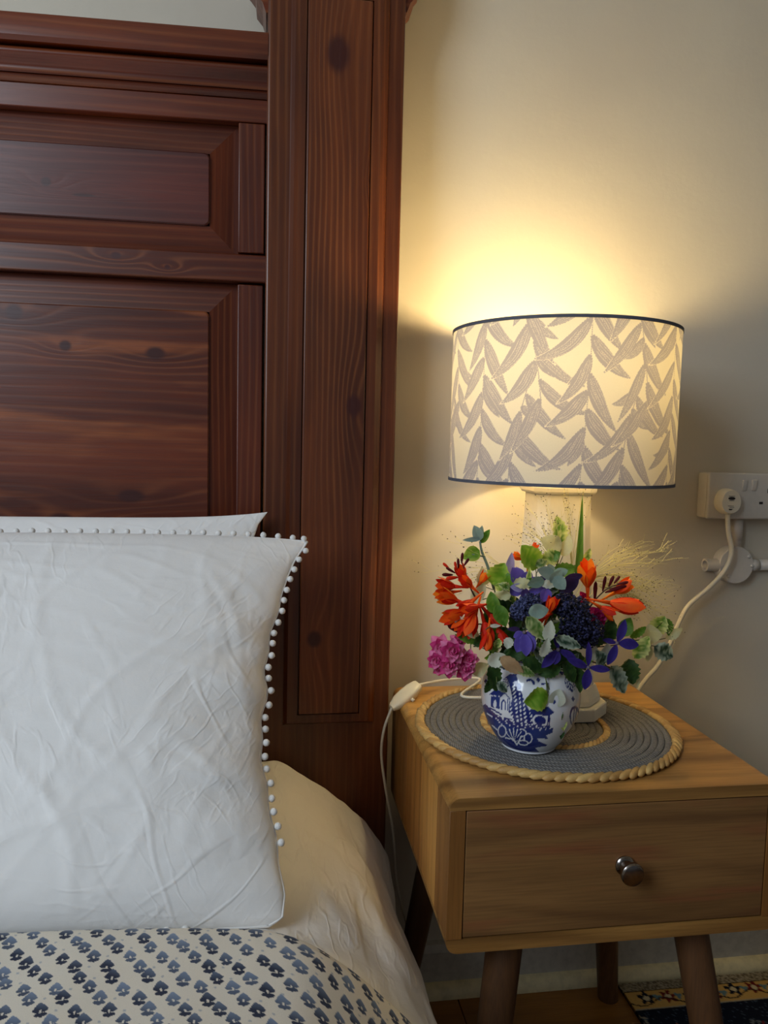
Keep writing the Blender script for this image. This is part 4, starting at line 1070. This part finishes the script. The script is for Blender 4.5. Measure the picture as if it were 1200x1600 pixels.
# --- crocosmia: arching sprays of trumpet flowers and dark buds
def croc(parent, px, py, Y, ang, L, pals, lean=.25, spread=.56, n=6):
    m = mpp(Y); d = axes(ang, lean); c = at(px, py, Y); L *= m*1.12
    t0 = c-d*L*.5; thr = c-d*L*.02
    V, F = tubegeo([t0, t0.lerp(thr, .5), thr], [.0011, .0017, .0030], 8)
    fl = mesh('flower', V, F, PETAL, parent, smooth=True, attr=[S(*PAL[pals[-1]][0])[:3]]*len(V))
    a = d.cross(Vector((.2, .3, .9))).normalized(); b = d.cross(a)
    for k in range(n):
        w = 2*math.pi*k/n+rl.uniform(-.15, .15); out = a*math.cos(w)+b*math.sin(w)
        pd = (d+out*spread*rl.uniform(.75, 1.25)).normalized()
        V, F, C = blade(thr+out*.0022-d*.002, pd, L*rl.uniform(.52, .66), L*.27, -out+d*.5, pals[k % len(pals)], curl=-.28, fold=.3, shape=1.15, nu=8, nv=5)
        mesh('petal', V, F, PETAL, fl, smooth=True, attr=C)
def bud(parent, px, py, Y, ang, Lp, Wp, pal='maroon'):
    m = mpp(Y); d = axes(ang, .1); c = at(px, py, Y); L = Lp*m
    V, F = tubegeo([c-d*L/2, c-d*L*.2, c+d*L*.15, c+d*L*.4, c+d*L*.5], [Wp*m*.18, Wp*m*.36, Wp*m*.5, Wp*m*.38, Wp*m*.1], 8)
    cc = PAL[pal]; mesh('bud', V, F, PETAL, parent, smooth=True, attr=[S(*cc[0])[:3]]*len(V))
c1 = flower('crocosmia', 'arching orange-red crocosmia spray at the left of the bouquet', 'flower', 'crocosmia sprays')
stemto(c1, 760, 960, -.325, .0014, DSTEM); stem(c1, [at(760, 960, -.325), at(738, 925, -.33), at(726, 890, -.33), at(720, 874, -.33)], .0012, DSTEM)
for a in ((708, 916, -.335, 172, 50, ('orange', 'red')), (712, 938, -.345, 160, 52, ('orange', 'amber', 'red')), (722, 957, -.35, 196, 58, ('orange', 'red', 'amber')), (724, 902, -.33, 118, 36, ('red', 'orange')), (742, 962, -.36, 250, 60, ('red', 'orange')), (757, 974, -.36, 285, 56, ('red',)), (737, 940, -.35, 215, 46, ('red', 'orange')), (766, 962, -.35, 310, 44, ('red',)), (752, 908, -.32, 60, 30, ('amber', 'orange')), (745, 948, -.365, 190, 46, ('orange', 'red')), (763, 990, -.37, 262, 46, ('red', 'orange')), (728, 968, -.355, 225, 46, ('orange', 'red')), (778, 985, -.362, 300, 38, ('red',)), (702, 926, -.335, 185, 40, ('amber', 'orange')), (735, 915, -.345, 140, 38, ('red', 'orange'))): croc(c1, *a)
for a in ((697, 884, -.33, 140, 14, 5, 'red'), (704, 891, -.33, 150, 18, 5), (699, 898, -.33, 178, 18, 6), (712, 884, -.33, 105, 14, 5, 'red'), (716, 880, -.33, 95, 16, 5), (722, 872, -.33, 88, 18, 5), (729, 878, -.33, 60, 14, 5), (706, 903, -.335, 185, 20, 7, 'red')): bud(c1, *a)
c2 = flower('crocosmia', 'orange crocosmia spray with dark red buds at the right of the bouquet', 'flower', 'crocosmia sprays')
stemto(c2, 922, 948, -.32, .0014, DSTEM, .0); stem(c2, [at(922, 948, -.32), at(935, 932, -.32), at(952, 918, -.32), at(972, 912, -.32)], .0011, DSTEM)
for a in ((918, 915, -.325, 100, 66, ('orange', 'amber', 'orange')), (955, 942, -.335, -8, 78, ('orange', 'red', 'orange')), (962, 925, -.31, 35, 50, ('orange', 'amber')), (940, 950, -.335, -30, 44, ('red', 'orange'))): croc(c2, *a)
for a in ((930, 924, -.32, 92, 34, 7), (944, 912, -.32, 84, 26, 6), (955, 908, -.32, 70, 20, 6), (964, 906, -.32, 55, 16, 5), (974, 911, -.32, 10, 20, 6), (966, 918, -.32, 12, 30, 6), (958, 922, -.32, 18, 28, 6)): bud(c2, *a)
c3 = flower('crocosmia', 'half-hidden red crocosmia flower between the two dark blue flower heads', 'flower', 'crocosmia sprays')
stemto(c3, 858, 985, -.345, .0013, DSTEM, .0)
for a in ((858, 955, -.365, 80, 46, ('red', 'orange')), (848, 966, -.37, 200, 34, ('orange', 'red'))): croc(c3, *a)
c4 = flower('crocosmia', 'small amber crocosmia flowers peeping out behind the big green leaf', 'flower', 'crocosmia sprays')
stemto(c4, 815, 900, -.29, .0012, DSTEM, .0)
for a in ((812, 872, -.285, 150, 26, ('orange', 'amber')), (826, 888, -.285, 80, 20, ('amber',)), (834, 856, -.28, 60, 18, ('orange',))): croc(c4, *a)
# --- roses
def rosette(parent, px, py, Y, rp, pals, n=20):
    m = mpp(Y); c = at(px, py, Y); r = rp*m; ax = Vector((rl.uniform(-.35, .2), -1, rl.uniform(-.1, .5))).normalized()
    a = ax.cross(Vector((0, 0, 1))).normalized(); b = ax.cross(a)
    V, F = lathegeo([(.0003, -.5*r), (r*.45, -.45*r), (r*.5, -.1*r), (r*.25, .25*r), (.0003, .3*r)], 10, c, M=Matrix((a, b, ax)).transposed())
    bl = mesh('bloom', V, F, PETAL, parent, smooth=True, attr=[S(*PAL[pals[-1]][1])[:3]]*len(V))
    for k in range(n):
        q = k/n; w = k*2.4; out = a*math.cos(w)+b*math.sin(w); ring = .25+.75*q
        base = c+out*r*.22*ring-ax*r*.35*q
        d = (out*(.35+1.1*q)+ax*(1.0-.95*q)+Vector((0, 0, rl.uniform(-.2, .1)))).normalized()
        V, F, C = blade(base, d, r*(.62+.34*q), r*(.55+.38*q), ax*.9-out*.35, pals[k % len(pals)], curl=.30-.5*(1-q), fold=.35, shape=.62, nu=7, nv=6, wave=.18)
        mesh('petal', V, F, PETAL, bl, smooth=True, attr=C)
r1 = flower('rose_cluster', 'cluster of ruffled pink roses drooping at the lower left of the bouquet', 'flower')
stemto(r1, 740, 1010, -.34, .0014, STEM, .005)
for i, a in enumerate(((690, 1011, -.345, 20), (708, 1018, -.365, 22), (683, 1032, -.355, 17), (702, 1040, -.365, 18), (733, 1030, -.36, 16), (727, 1046, -.36, 17), (716, 1003, -.34, 14), (686, 1046, -.35, 11))): rosette(r1, *a, ('pink', 'deep', 'pink'))
r2 = flower('rose', 'small magenta rose just below the right crocosmia', 'flower')
stemto(r2, 930, 970, -.34, .0013, STEM, .0); rosette(r2, 936, 962, -.335, 17, ('magenta', 'deep')); rosette(r2, 914, 935, -.315, 12, ('magenta',), 12)
r3 = flower('rosebud', 'dark crimson rosebud above the pink rose cluster', 'bud')
stemto(r3, 722, 985, -.335, .0012); bud(r3, 710, 979, -.34, 135, 26, 18, 'maroon'); leafat(r3, 704, 967, -.338, 130, 22, 9, 'dark'); leafat(r3, 718, 972, -.34, 40, 18, 7, 'dark')
# --- clematis
YEL = plain('stamen', S(196, 190, 150), .7)
def clem(parent, px, py, Y, petals, pal):
    fl = None; c = at(px, py, Y); m = mpp(Y)
    V, F = lathegeo([(.0004, -.002), (.0022, -.001), (.0026, .001), (.0012, .003), (.0003, .0034)], 10, c, M=Matrix.Rotation(math.radians(90), 3, 'X'))
    fl = mesh('flower', V, F, PETAL, parent, smooth=True, attr=[S(120, 108, 120)[:3]]*len(V))
    for (ang, L, w, lean) in petals:
        d = axes(ang, lean); V, F, C = blade(c+d*.001, d, L*m, w*m, (0, -1, .35), pal, curl=rl.uniform(.08, .22), fold=.22, shape=1.05, nu=10, nv=6)
        mesh('petal', V, F, PETAL, fl, smooth=True, attr=C)
k1 = flower('clematis', 'dark purple four-petalled clematis low at the front beside the lamp base', 'flower', 'purple clematis')
stemto(k1, 918, 1040, -.375, .001, DSTEM, 0.); clem(k1, 919, 1043, -.395, ((92, 42, 11, .1), (155, 40, 14, .2), (-4, 36, 12, .2), (262, 36, 17, .15)), 'purple')
k2 = flower('clematis', 'dark purple pinwheel clematis at the right of the bouquet', 'flower', 'purple clematis')
stemto(k2, 962, 1008, -.345, .001, DSTEM, 0.); clem(k2, 964, 1005, -.36, ((72, 40, 15, .1), (-2, 36, 18, .2), (245, 38, 15, .2), (163, 24, 9, .1)), 'purple')
k3 = flower('clematis', 'nodding violet bell clematis at the front left above the vase', 'flower', 'purple clematis')
stemto(k3, 820, 990, -.375, .001, DSTEM, 0.); clem(k3, 819, 988, -.39, ((245, 33, 22, .35), (295, 33, 22, .35), (270, 37, 21, .6), (200, 18, 13, .2), (340, 20, 13, .2)), 'violet')
k4 = flower('clematis', 'deep violet clematis at the top behind the grey felted rosette', 'flower', 'purple clematis')
stemto(k4, 872, 925, -.335, .001, DSTEM, 0.); clem(k4, 866, 926, -.34, ((30, 46, 24, .1), (-20, 40, 20, .3), (215, 34, 24, .3), (250, 28, 18, .3), (130, 34, 20, .0)), 'dusk'); leafat(k4, 895, 902, -.33, 25, 32, 16, 'dusk', 'petal', mat=PETAL, curl=-.2); leafat(k4, 852, 930, -.36, 250, 24, 20, 'violet', 'petal', mat=PETAL)
k5 = flower('clematis', 'pale lilac clematis with upright pointed petals left of centre', 'flower', 'purple clematis')
stemto(k5, 818, 918, -.335, .001, DSTEM, 0.); clem(k5, 815, 915, -.345, ((120, 34, 26, .2), (60, 26, 20, .2), (20, 34, 16, .2), (210, 24, 20, .4), (290, 26, 15, .4)), 'violet')
for a in ((797, 884, -.31, 82, 42, 15, 'pale'), (818, 900, -.32, 128, 38, 10, 'pale'), (838, 922, -.355, 25, 30, 13, 'violet'), (808, 918, -.36, 170, 22, 14, 'pale')): leafat(k5, *a, name='petal', mat=PETAL)
k6 = flower('clematis', 'half-open purple clematis at the centre front beside the white leaves', 'flower', 'purple clematis')
stemto(k6, 868, 1015, -.375, .001, DSTEM, 0.); clem(k6, 872, 1015, -.39, ((222, 40, 16, .25), (-25, 34, 13, .2), (250, 24, 14, .4), (100, 26, 11, .0)), 'purple')
leafat(k6, 803, 983, -.385, 175, 22, 8, 'dusk', 'petal', mat=PETAL)
# --- dark blue flower heads, far too many florets to count
FLO = printed('blue_florets', .7, bump_scale=900, bstr=.2, spec=.3)
def head(parent, centers, n, cols, sz):
    a = Acc()
    octa = [(1, 0, 0), (-1, 0, 0), (0, 1, 0), (0, -1, 0), (0, 0, 1), (0, 0, -1)]; oF = [(0, 2, 4), (2, 1, 4), (1, 3, 4), (3, 0, 4), (2, 0, 5), (1, 2, 5), (3, 1, 5), (0, 3, 5)]
    for i in range(n):
        px, py, Y, rx, ry, rd = centers[rl.randrange(len(centers))]
        m = mpp(Y); c = at(px, py, Y); v = Vector((rl.gauss(0, 1), rl.gauss(0, 1), rl.gauss(0, 1))).normalized()*(rl.random()**.3)
        p = c+Vector((v.x*rx*m, v.y*rd*m, v.z*ry*m)); s = sz*rl.uniform(.6, 1.25)
        R = Matrix.Rotation(rl.random()*6, 3, 'X') @ Matrix.Rotation(rl.random()*6, 3, 'Z')
        col = cols[rl.randrange(len(cols))]
        a.add([p+R @ (Vector(o)*s*(1, 1, .6)[j//2]) for j, o in enumerate(octa)], oF, S(*col)[:3])
    return a.done('florets', FLO, parent, smooth=False, kind='stuff')
h1 = flower('dark_blue_flower_head', 'large plume of tiny dark blue florets at the bouquet centre', 'flower')
stemto(h1, 905, 1000, -.35, .0016, DSTEM, 0.)
head(h1, [(880, 945, -.36, 20, 20, 16), (898, 952, -.365, 26, 24, 20), (905, 975, -.37, 34, 26, 22), (925, 985, -.36, 22, 20, 18), (895, 985, -.37, 26, 22, 20), (912, 1002, -.365, 24, 12, 14)], 2100, [(34, 36, 66), (44, 46, 84), (26, 26, 48), (58, 60, 100), (20, 20, 34)], .0021)
h2 = flower('dark_blue_flower_head', 'smaller head of slate-blue florets left of the big plume', 'flower')
stemto(h2, 815, 975, -.345, .0016, DSTEM, 0.)
head(h2, [(812, 955, -.36, 18, 16, 16), (830, 938, -.355, 20, 12, 14), (822, 948, -.36, 20, 16, 16)], 900, [(62, 68, 108), (80, 86, 128), (44, 48, 82), (100, 106, 146)], .0019)
# --- leafy sprigs
SP = [
 ('leafy_sprig', 'tall variegated sprig with yellow-green and cream leaves rising before the lamp column', (868, 890, -.28), [(875, 828, -.275, 100, 44, 26, 'lime', .12), (862, 850, -.28, 155, 40, 30, 'cream', 0), (884, 852, -.275, 80, 38, 22, 'cream', 0), (858, 872, -.29, 200, 34, 26, 'lime', .12), (918, 868, -.28, 60, 24, 16, 'lime', .1), (866, 868, -.29, 30, 22, 18, 'green', .12), (884, 890, -.29, 10, 44, 22, 'green', .1)]),
 ('leafy_sprig', 'sprig with one broad glossy green leaf left of the lamp column', (838, 895, -.29), [(828, 870, -.30, 130, 50, 36, 'bright', .06), (846, 880, -.30, 20, 20, 16, 'rim', .1)]),
 ('leafy_sprig', 'upright sprig of serrated bright green leaves above the left crocosmia', (785, 920, -.315), [(779, 897, -.325, 62, 40, 36, 'bright', .12), (792, 926, -.345, -28, 46, 26, 'lime', .1), (755, 902, -.315, 95, 30, 22, 'cream', 0), (748, 928, -.33, 60, 36, 20, 'cream', 0)]),
 ('leafy_sprig', 'pair of smooth mid-green leaves in front of the red crocosmia', (775, 965, -.35), [(770, 942, -.365, 105, 36, 22, 'green', 0), (783, 962, -.37, -65, 38, 24, 'green', 0), (768, 990, -.365, 20, 34, 22, 'green', .08)]),
 ('leafy_sprig', 'curled cream-edged leaf sprig between the blue flower heads', (845, 985, -.365), [(838, 982, -.395, -50, 50, 24, 'rim', .05), (842, 955, -.39, 10, 34, 24, 'felt', 0), (858, 986, -.40, 85, 36, 20, 'white', .05), (852, 1012, -.405, 70, 34, 18, 'white', .12), (888, 1004, -.395, -20, 46, 20, 'vard', .1)]),
 ('leafy_sprig', 'variegated sprig reaching right towards the plug cable', (1000, 1000, -.31), [(1030, 976, -.30, 60, 34, 30, 'lime', .1), (1044, 980, -.30, -80, 30, 18, 'green', .1), (1017, 992, -.315, 100, 34, 34, 'cream', 0), (1054, 990, -.30, 30, 34, 16, 'cream', .1), (1038, 1019, -.315, -30, 40, 30, 'vard', .1), (1003, 1012, -.33, 60, 44, 26, 'lime', .1), (998, 988, -.325, 30, 32, 16, 'green', .1), (1012, 1020, -.32, 270, 30, 16, 'cream', 0)]),
 ('leafy_sprig', 'dark white-veined leaf sprig hanging over the back of the mat', (960, 1045, -.34), [(966, 1062, -.345, -62, 52, 32, 'vard', .12), (986, 1050, -.335, -80, 44, 28, 'dark', .14), (948, 1022, -.35, 80, 34, 26, 'white', .0), (938, 1028, -.36, 120, 30, 24, 'vard', .1), (995, 1060, -.33, -85, 34, 10, 'cream', .1)]),
 ('leafy_sprig', 'sprig of dark rounded leaves behind the right clematis', (945, 990, -.33), [(952, 985, -.335, 80, 44, 28, 'dark', .1), (978, 980, -.33, 60, 34, 26, 'green', 0), (946, 962, -.325, -60, 34, 18, 'lime', .1), (935, 1000, -.34, 20, 34, 20, 'dark', .1)]),
 ('leafy_sprig', 'green and white leaf sprig trailing down over the front of the vase', (853, 1062, -.392), [(838, 1092, -.398, 190, 44, 38, 'bright', .06), (870, 1091, -.394, 70, 32, 30, 'white', .0), (874, 1116, -.390, -75, 22, 12, 'dark', .1), (880, 1132, -.386, -80, 22, 13, 'lime', .1), (878, 1147, -.380, -100, 18, 8, 'dark', .1)]),
 ('leafy_sprig', 'dark mottled leaf sprig spilling over the left of the vase rim', (775, 1040, -.37), [(772, 1060, -.385, -75, 44, 28, 'dark', .1), (776, 1030, -.39, 30, 32, 24, 'white', .08), (785, 1074, -.395, -40, 24, 16, 'vard', .1), (764, 1072, -.385, 250, 26, 16, 'dark', .1), (800, 1040, -.40, -35, 48, 22, 'buff', .05), (822, 1050, -.40, -20, 34, 16, 'rim', .1)]),
 ('leafy_sprig', 'pale leaf sprig beside the dark crimson rosebud', (735, 995, -.345), [(722, 975, -.36, -45, 40, 14, 'white', .05), (738, 988, -.36, -50, 30, 18, 'cream', .0), (730, 998, -.355, 160, 40, 14, 'green', .1), (755, 1000, -.36, 30, 34, 20, 'dark', .1), (772, 1003, -.365, 60, 36, 26, 'green', .1), (750, 1045, -.35, 30, 30, 22, 'cream', 0), (774, 978, -.375, 5, 18, 6, 'white', 0)]),
 ('leafy_sprig', 'short sprig of dark green leaves along the vase rim centre', (850, 1045, -.375), [(835, 1040, -.385, -20, 44, 26, 'dark', .1), (860, 1048, -.39, 200, 40, 24, 'dark', .1), (890, 1050, -.385, -60, 40, 26, 'dark', .1), (880, 1030, -.38, 60, 34, 24, 'dark', .1), (905, 1062, -.38, -85, 44, 20, 'dark', .1), (808, 1020, -.375, 200, 40, 26, 'dark', .1)]),
]
for nm, lab, tip, lv in SP:
    t = flower(nm, lab, 'foliage', 'cut leafy sprigs'); stemto(t, *tip, .0012, DSTEM if 'dark' in lab else STEM, .0)
    for (px, py, Y, ang, L, w, pal, se) in lv:
        leafat(t, px, py, Y, ang, L, w, pal, serr=se, wave=.12, nu=13, curl=rl.uniform(.0, .22), mat=FUZZ if pal in ('grey', 'felt') else None)
        # short stalk back to the sprig's stem
        m = mpp(Y); d = axes(ang, .15); p0 = at(px, py, Y)-d*(L*m/2); e = at(*tip)
        if (p0-e).length > .006: V, F = tubegeo([e, e.lerp(p0, .5)+Vector((0, 0, -.003)), p0], .0006, 5); mesh('stalk', V, F, STEM, t, smooth=True)
g1 = flower('felted_sprig', 'tall grey felted sprig sticking up at the upper left of the bouquet', 'foliage')
stemto(g1, 772, 920, -.30, .0014, STEM, .0); FST = plain('felted_stem', S(120, 136, 116), .95)
stem(g1, [at(772, 920, -.30), at(762, 885, -.30), at(753, 862, -.30), at(750, 846, -.30)], .0022, FST)
for a in ((746, 833, -.305, 118, 26, 17, 'felt'), (738, 843, -.305, 185, 30, 8, 'felt'), (758, 838, -.30, 62, 26, 12, 'green'), (751, 832, -.295, 80, 22, 10, 'felt')): leafat(g1, *a, mat=FUZZ)
leafat(g1, 737, 866, -.305, 205, 30, 24, 'bright'); V, F = tubegeo([at(758, 870, -.30), at(748, 868, -.303), at(738, 866, -.305)], .001, 5); mesh('stalk', V, F, FST, g1, smooth=True)
g2 = flower('felted_sprig', 'grey-green felted rosette at the top centre of the bouquet', 'foliage')
stemto(g2, 862, 920, -.345, .002, FST, 0.)
for a in ((852, 896, -.36, 165, 38, 22, 'felt'), (868, 900, -.365, 60, 28, 20, 'felt'), (874, 911, -.37, -50, 26, 22, 'felt'), (858, 890, -.355, 110, 22, 18, 'felt'), (836, 910, -.36, 190, 34, 18, 'grey'), (876, 895, -.36, 20, 24, 16, 'felt')): leafat(g2, *a, mat=FUZZ, curl=-.15)
# dense dark filler inside the bouquet
f1 = flower('filler_foliage', 'dense dark green filler leaves deep inside the bouquet', 'foliage')
for i in range(64):
    w = rl.random()*6.283; q = math.sqrt(rl.random()); px = 850+92*q*math.cos(w); py = 985+66*q*math.sin(w)
    leafat(f1, px, py, -.30-.05*rl.random()-.02*(1-q), rl.uniform(0, 360), rl.uniform(26, 44), rl.uniform(14, 24), rl.choice(('dark', 'dark', 'dark', 'green', 'vard')), serr=.08)
f2 = flower('filler_foliage', 'scattered small lime and cream variegated leaves tucked between the flowers', 'foliage')
for i in range(70):
    w = rl.random()*6.283; q = math.sqrt(rl.uniform(.2, 1)); px = 848+108*q*math.cos(w); py = 975+76*q*math.sin(w)
    if (px < 785 and py < 1002): continue
    if ((px-900)/66)**2+((py-962)/62)**2 < 1 or ((px-818)/36)**2+((py-950)/32)**2 < 1: continue
    leafat(f2, px, py, -.345-.04*(1-q*q)-.012*rl.random(), rl.uniform(0, 360), rl.uniform(17, 34), rl.uniform(9, 19), rl.choice(('lime', 'cream', 'vard', 'rim', 'bright', 'green', 'white', 'dark')), serr=.1, wave=.25, curl=rl.uniform(-.2, .35))
for i in range(5): stemto(f2, 850+rl.uniform(-70, 70), 975+rl.uniform(-40, 40), -.34, .0011, STEM, .0)
for i in range(8): stemto(f1, 850+rl.uniform(-70, 70), 985+rl.uniform(-40, 40), -.32, .0012, DSTEM, .0)
# grass blade
b1 = flower('ornamental_grass', 'single long pointed green grass blade standing before the lamp column', 'foliage')
bb0 = at(902, 905, -.29); bb1 = at(910, 774, -.27)
V, F, C = blade(bb0, bb1-bb0, (bb1-bb0).length, 15*mpp(-.29), (.2, -1, .1), 'green', curl=.0, fold=.4, shape=.32, nu=16, nv=5); mesh('blade', V, F, LEAF, b1, smooth=True, attr=C)
stem(b1, [origin(b1)+Vector((0, 0, -.04)), mouth(.01, 0, .03), bb0], .0012)
# hair-fine grass panicles
HAIR = plain('panicle_hair', S(228, 218, 146), .6); SEED = printed('panicle_seed', .6, bstr=0)
def panicle(label, origin_px, Y, dirs, n, spread, Lp, seedcols, sub=5):
    t = flower('grass_panicle', label, 'grass', 'fine grass panicles'); a = Acc(); sd = Acc()
    o = at(*origin_px, Y); stemto(t, *origin_px, Y, .0007, HAIR, .0); m = mpp(Y)
    octa = [(1, 0, 0), (-1, 0, 0), (0, 1, 0), (0, -1, 0), (0, 0, 1.9), (0, 0, -1.9)]; oF = [(0, 2, 4), (2, 1, 4), (1, 3, 4), (3, 0, 4), (2, 0, 5), (1, 2, 5), (3, 1, 5), (0, 3, 5)]
    for i in range(n):
        ang = rl.uniform(*dirs); L = Lp*m*rl.uniform(.5, 1.05); d = axes(ang, rl.uniform(-.3, .35))
        e = o+d*L+Vector((0, 0, -.10*L*rl.random())); md = o.lerp(e, .5)+Vector((0, rl.uniform(-.006, .006), .09*L))
        Q = catmull([o, md, e], 6); V, F = tubegeo(Q, np.linspace(.0004, .00018, len(Q)), 3, False); a.add(V, F)
        for k in range(sub):
            b = Q[rl.randrange(3, len(Q))]; d2 = (d+Vector((rl.gauss(0, spread), rl.gauss(0, spread), rl.gauss(0, spread)))).normalized(); e2 = b+d2*L*rl.uniform(.08, .3)
            V, F = tubegeo([b, b.lerp(e2, .5)+Vector((0, 0, .001)), e2], .00017, 3, False); a.add(V, F)
            for q in range(2):
                p = e2 if q == 0 else b.lerp(e2, .6)+Vector((rl.gauss(0, .002), rl.gauss(0, .002), rl.gauss(0, .002)))
                R = Matrix.Rotation(rl.random()*6, 3, 'X') @ Matrix.Rotation(rl.random()*6, 3, 'Y'); s = rl.uniform(.00042, .00082)
                sd.add([p+R @ (Vector(v)*s) for v in octa], oF, S(*seedcols[rl.randrange(len(seedcols))])[:3])
    a.done('hairs', HAIR, t, smooth=True, kind='stuff'); sd.done('seeds', SEED, t, smooth=False, kind='stuff')
DK = [(56, 44, 36), (74, 58, 40), (40, 34, 30)]; LT = [(226, 214, 150), (190, 172, 110), (60, 50, 40)]
panicle('wide fine grass panicle fanning out to the right of the lamp column', (915, 905), -.27, (-20, 45), 34, .35, 150, LT)
panicle('fine grass panicle drooping towards the plug cable at far right', (935, 915), -.27, (-38, 5), 34, .4, 140, DK+LT)
panicle('fine seeded grass panicle fanning up in front of the lamp column', (872, 885), -.262, (95, 150), 26, .3, 120, DK, 4)
panicle('thin upright grass panicle reaching the lamp shade hem', (893, 885), -.262, (70, 100), 9, .25, 165, DK, 4)
panicle('sparse grass panicle leaning out to the left over the wall', (800, 900), -.285, (145, 205), 13, .35, 140, DK, 4)
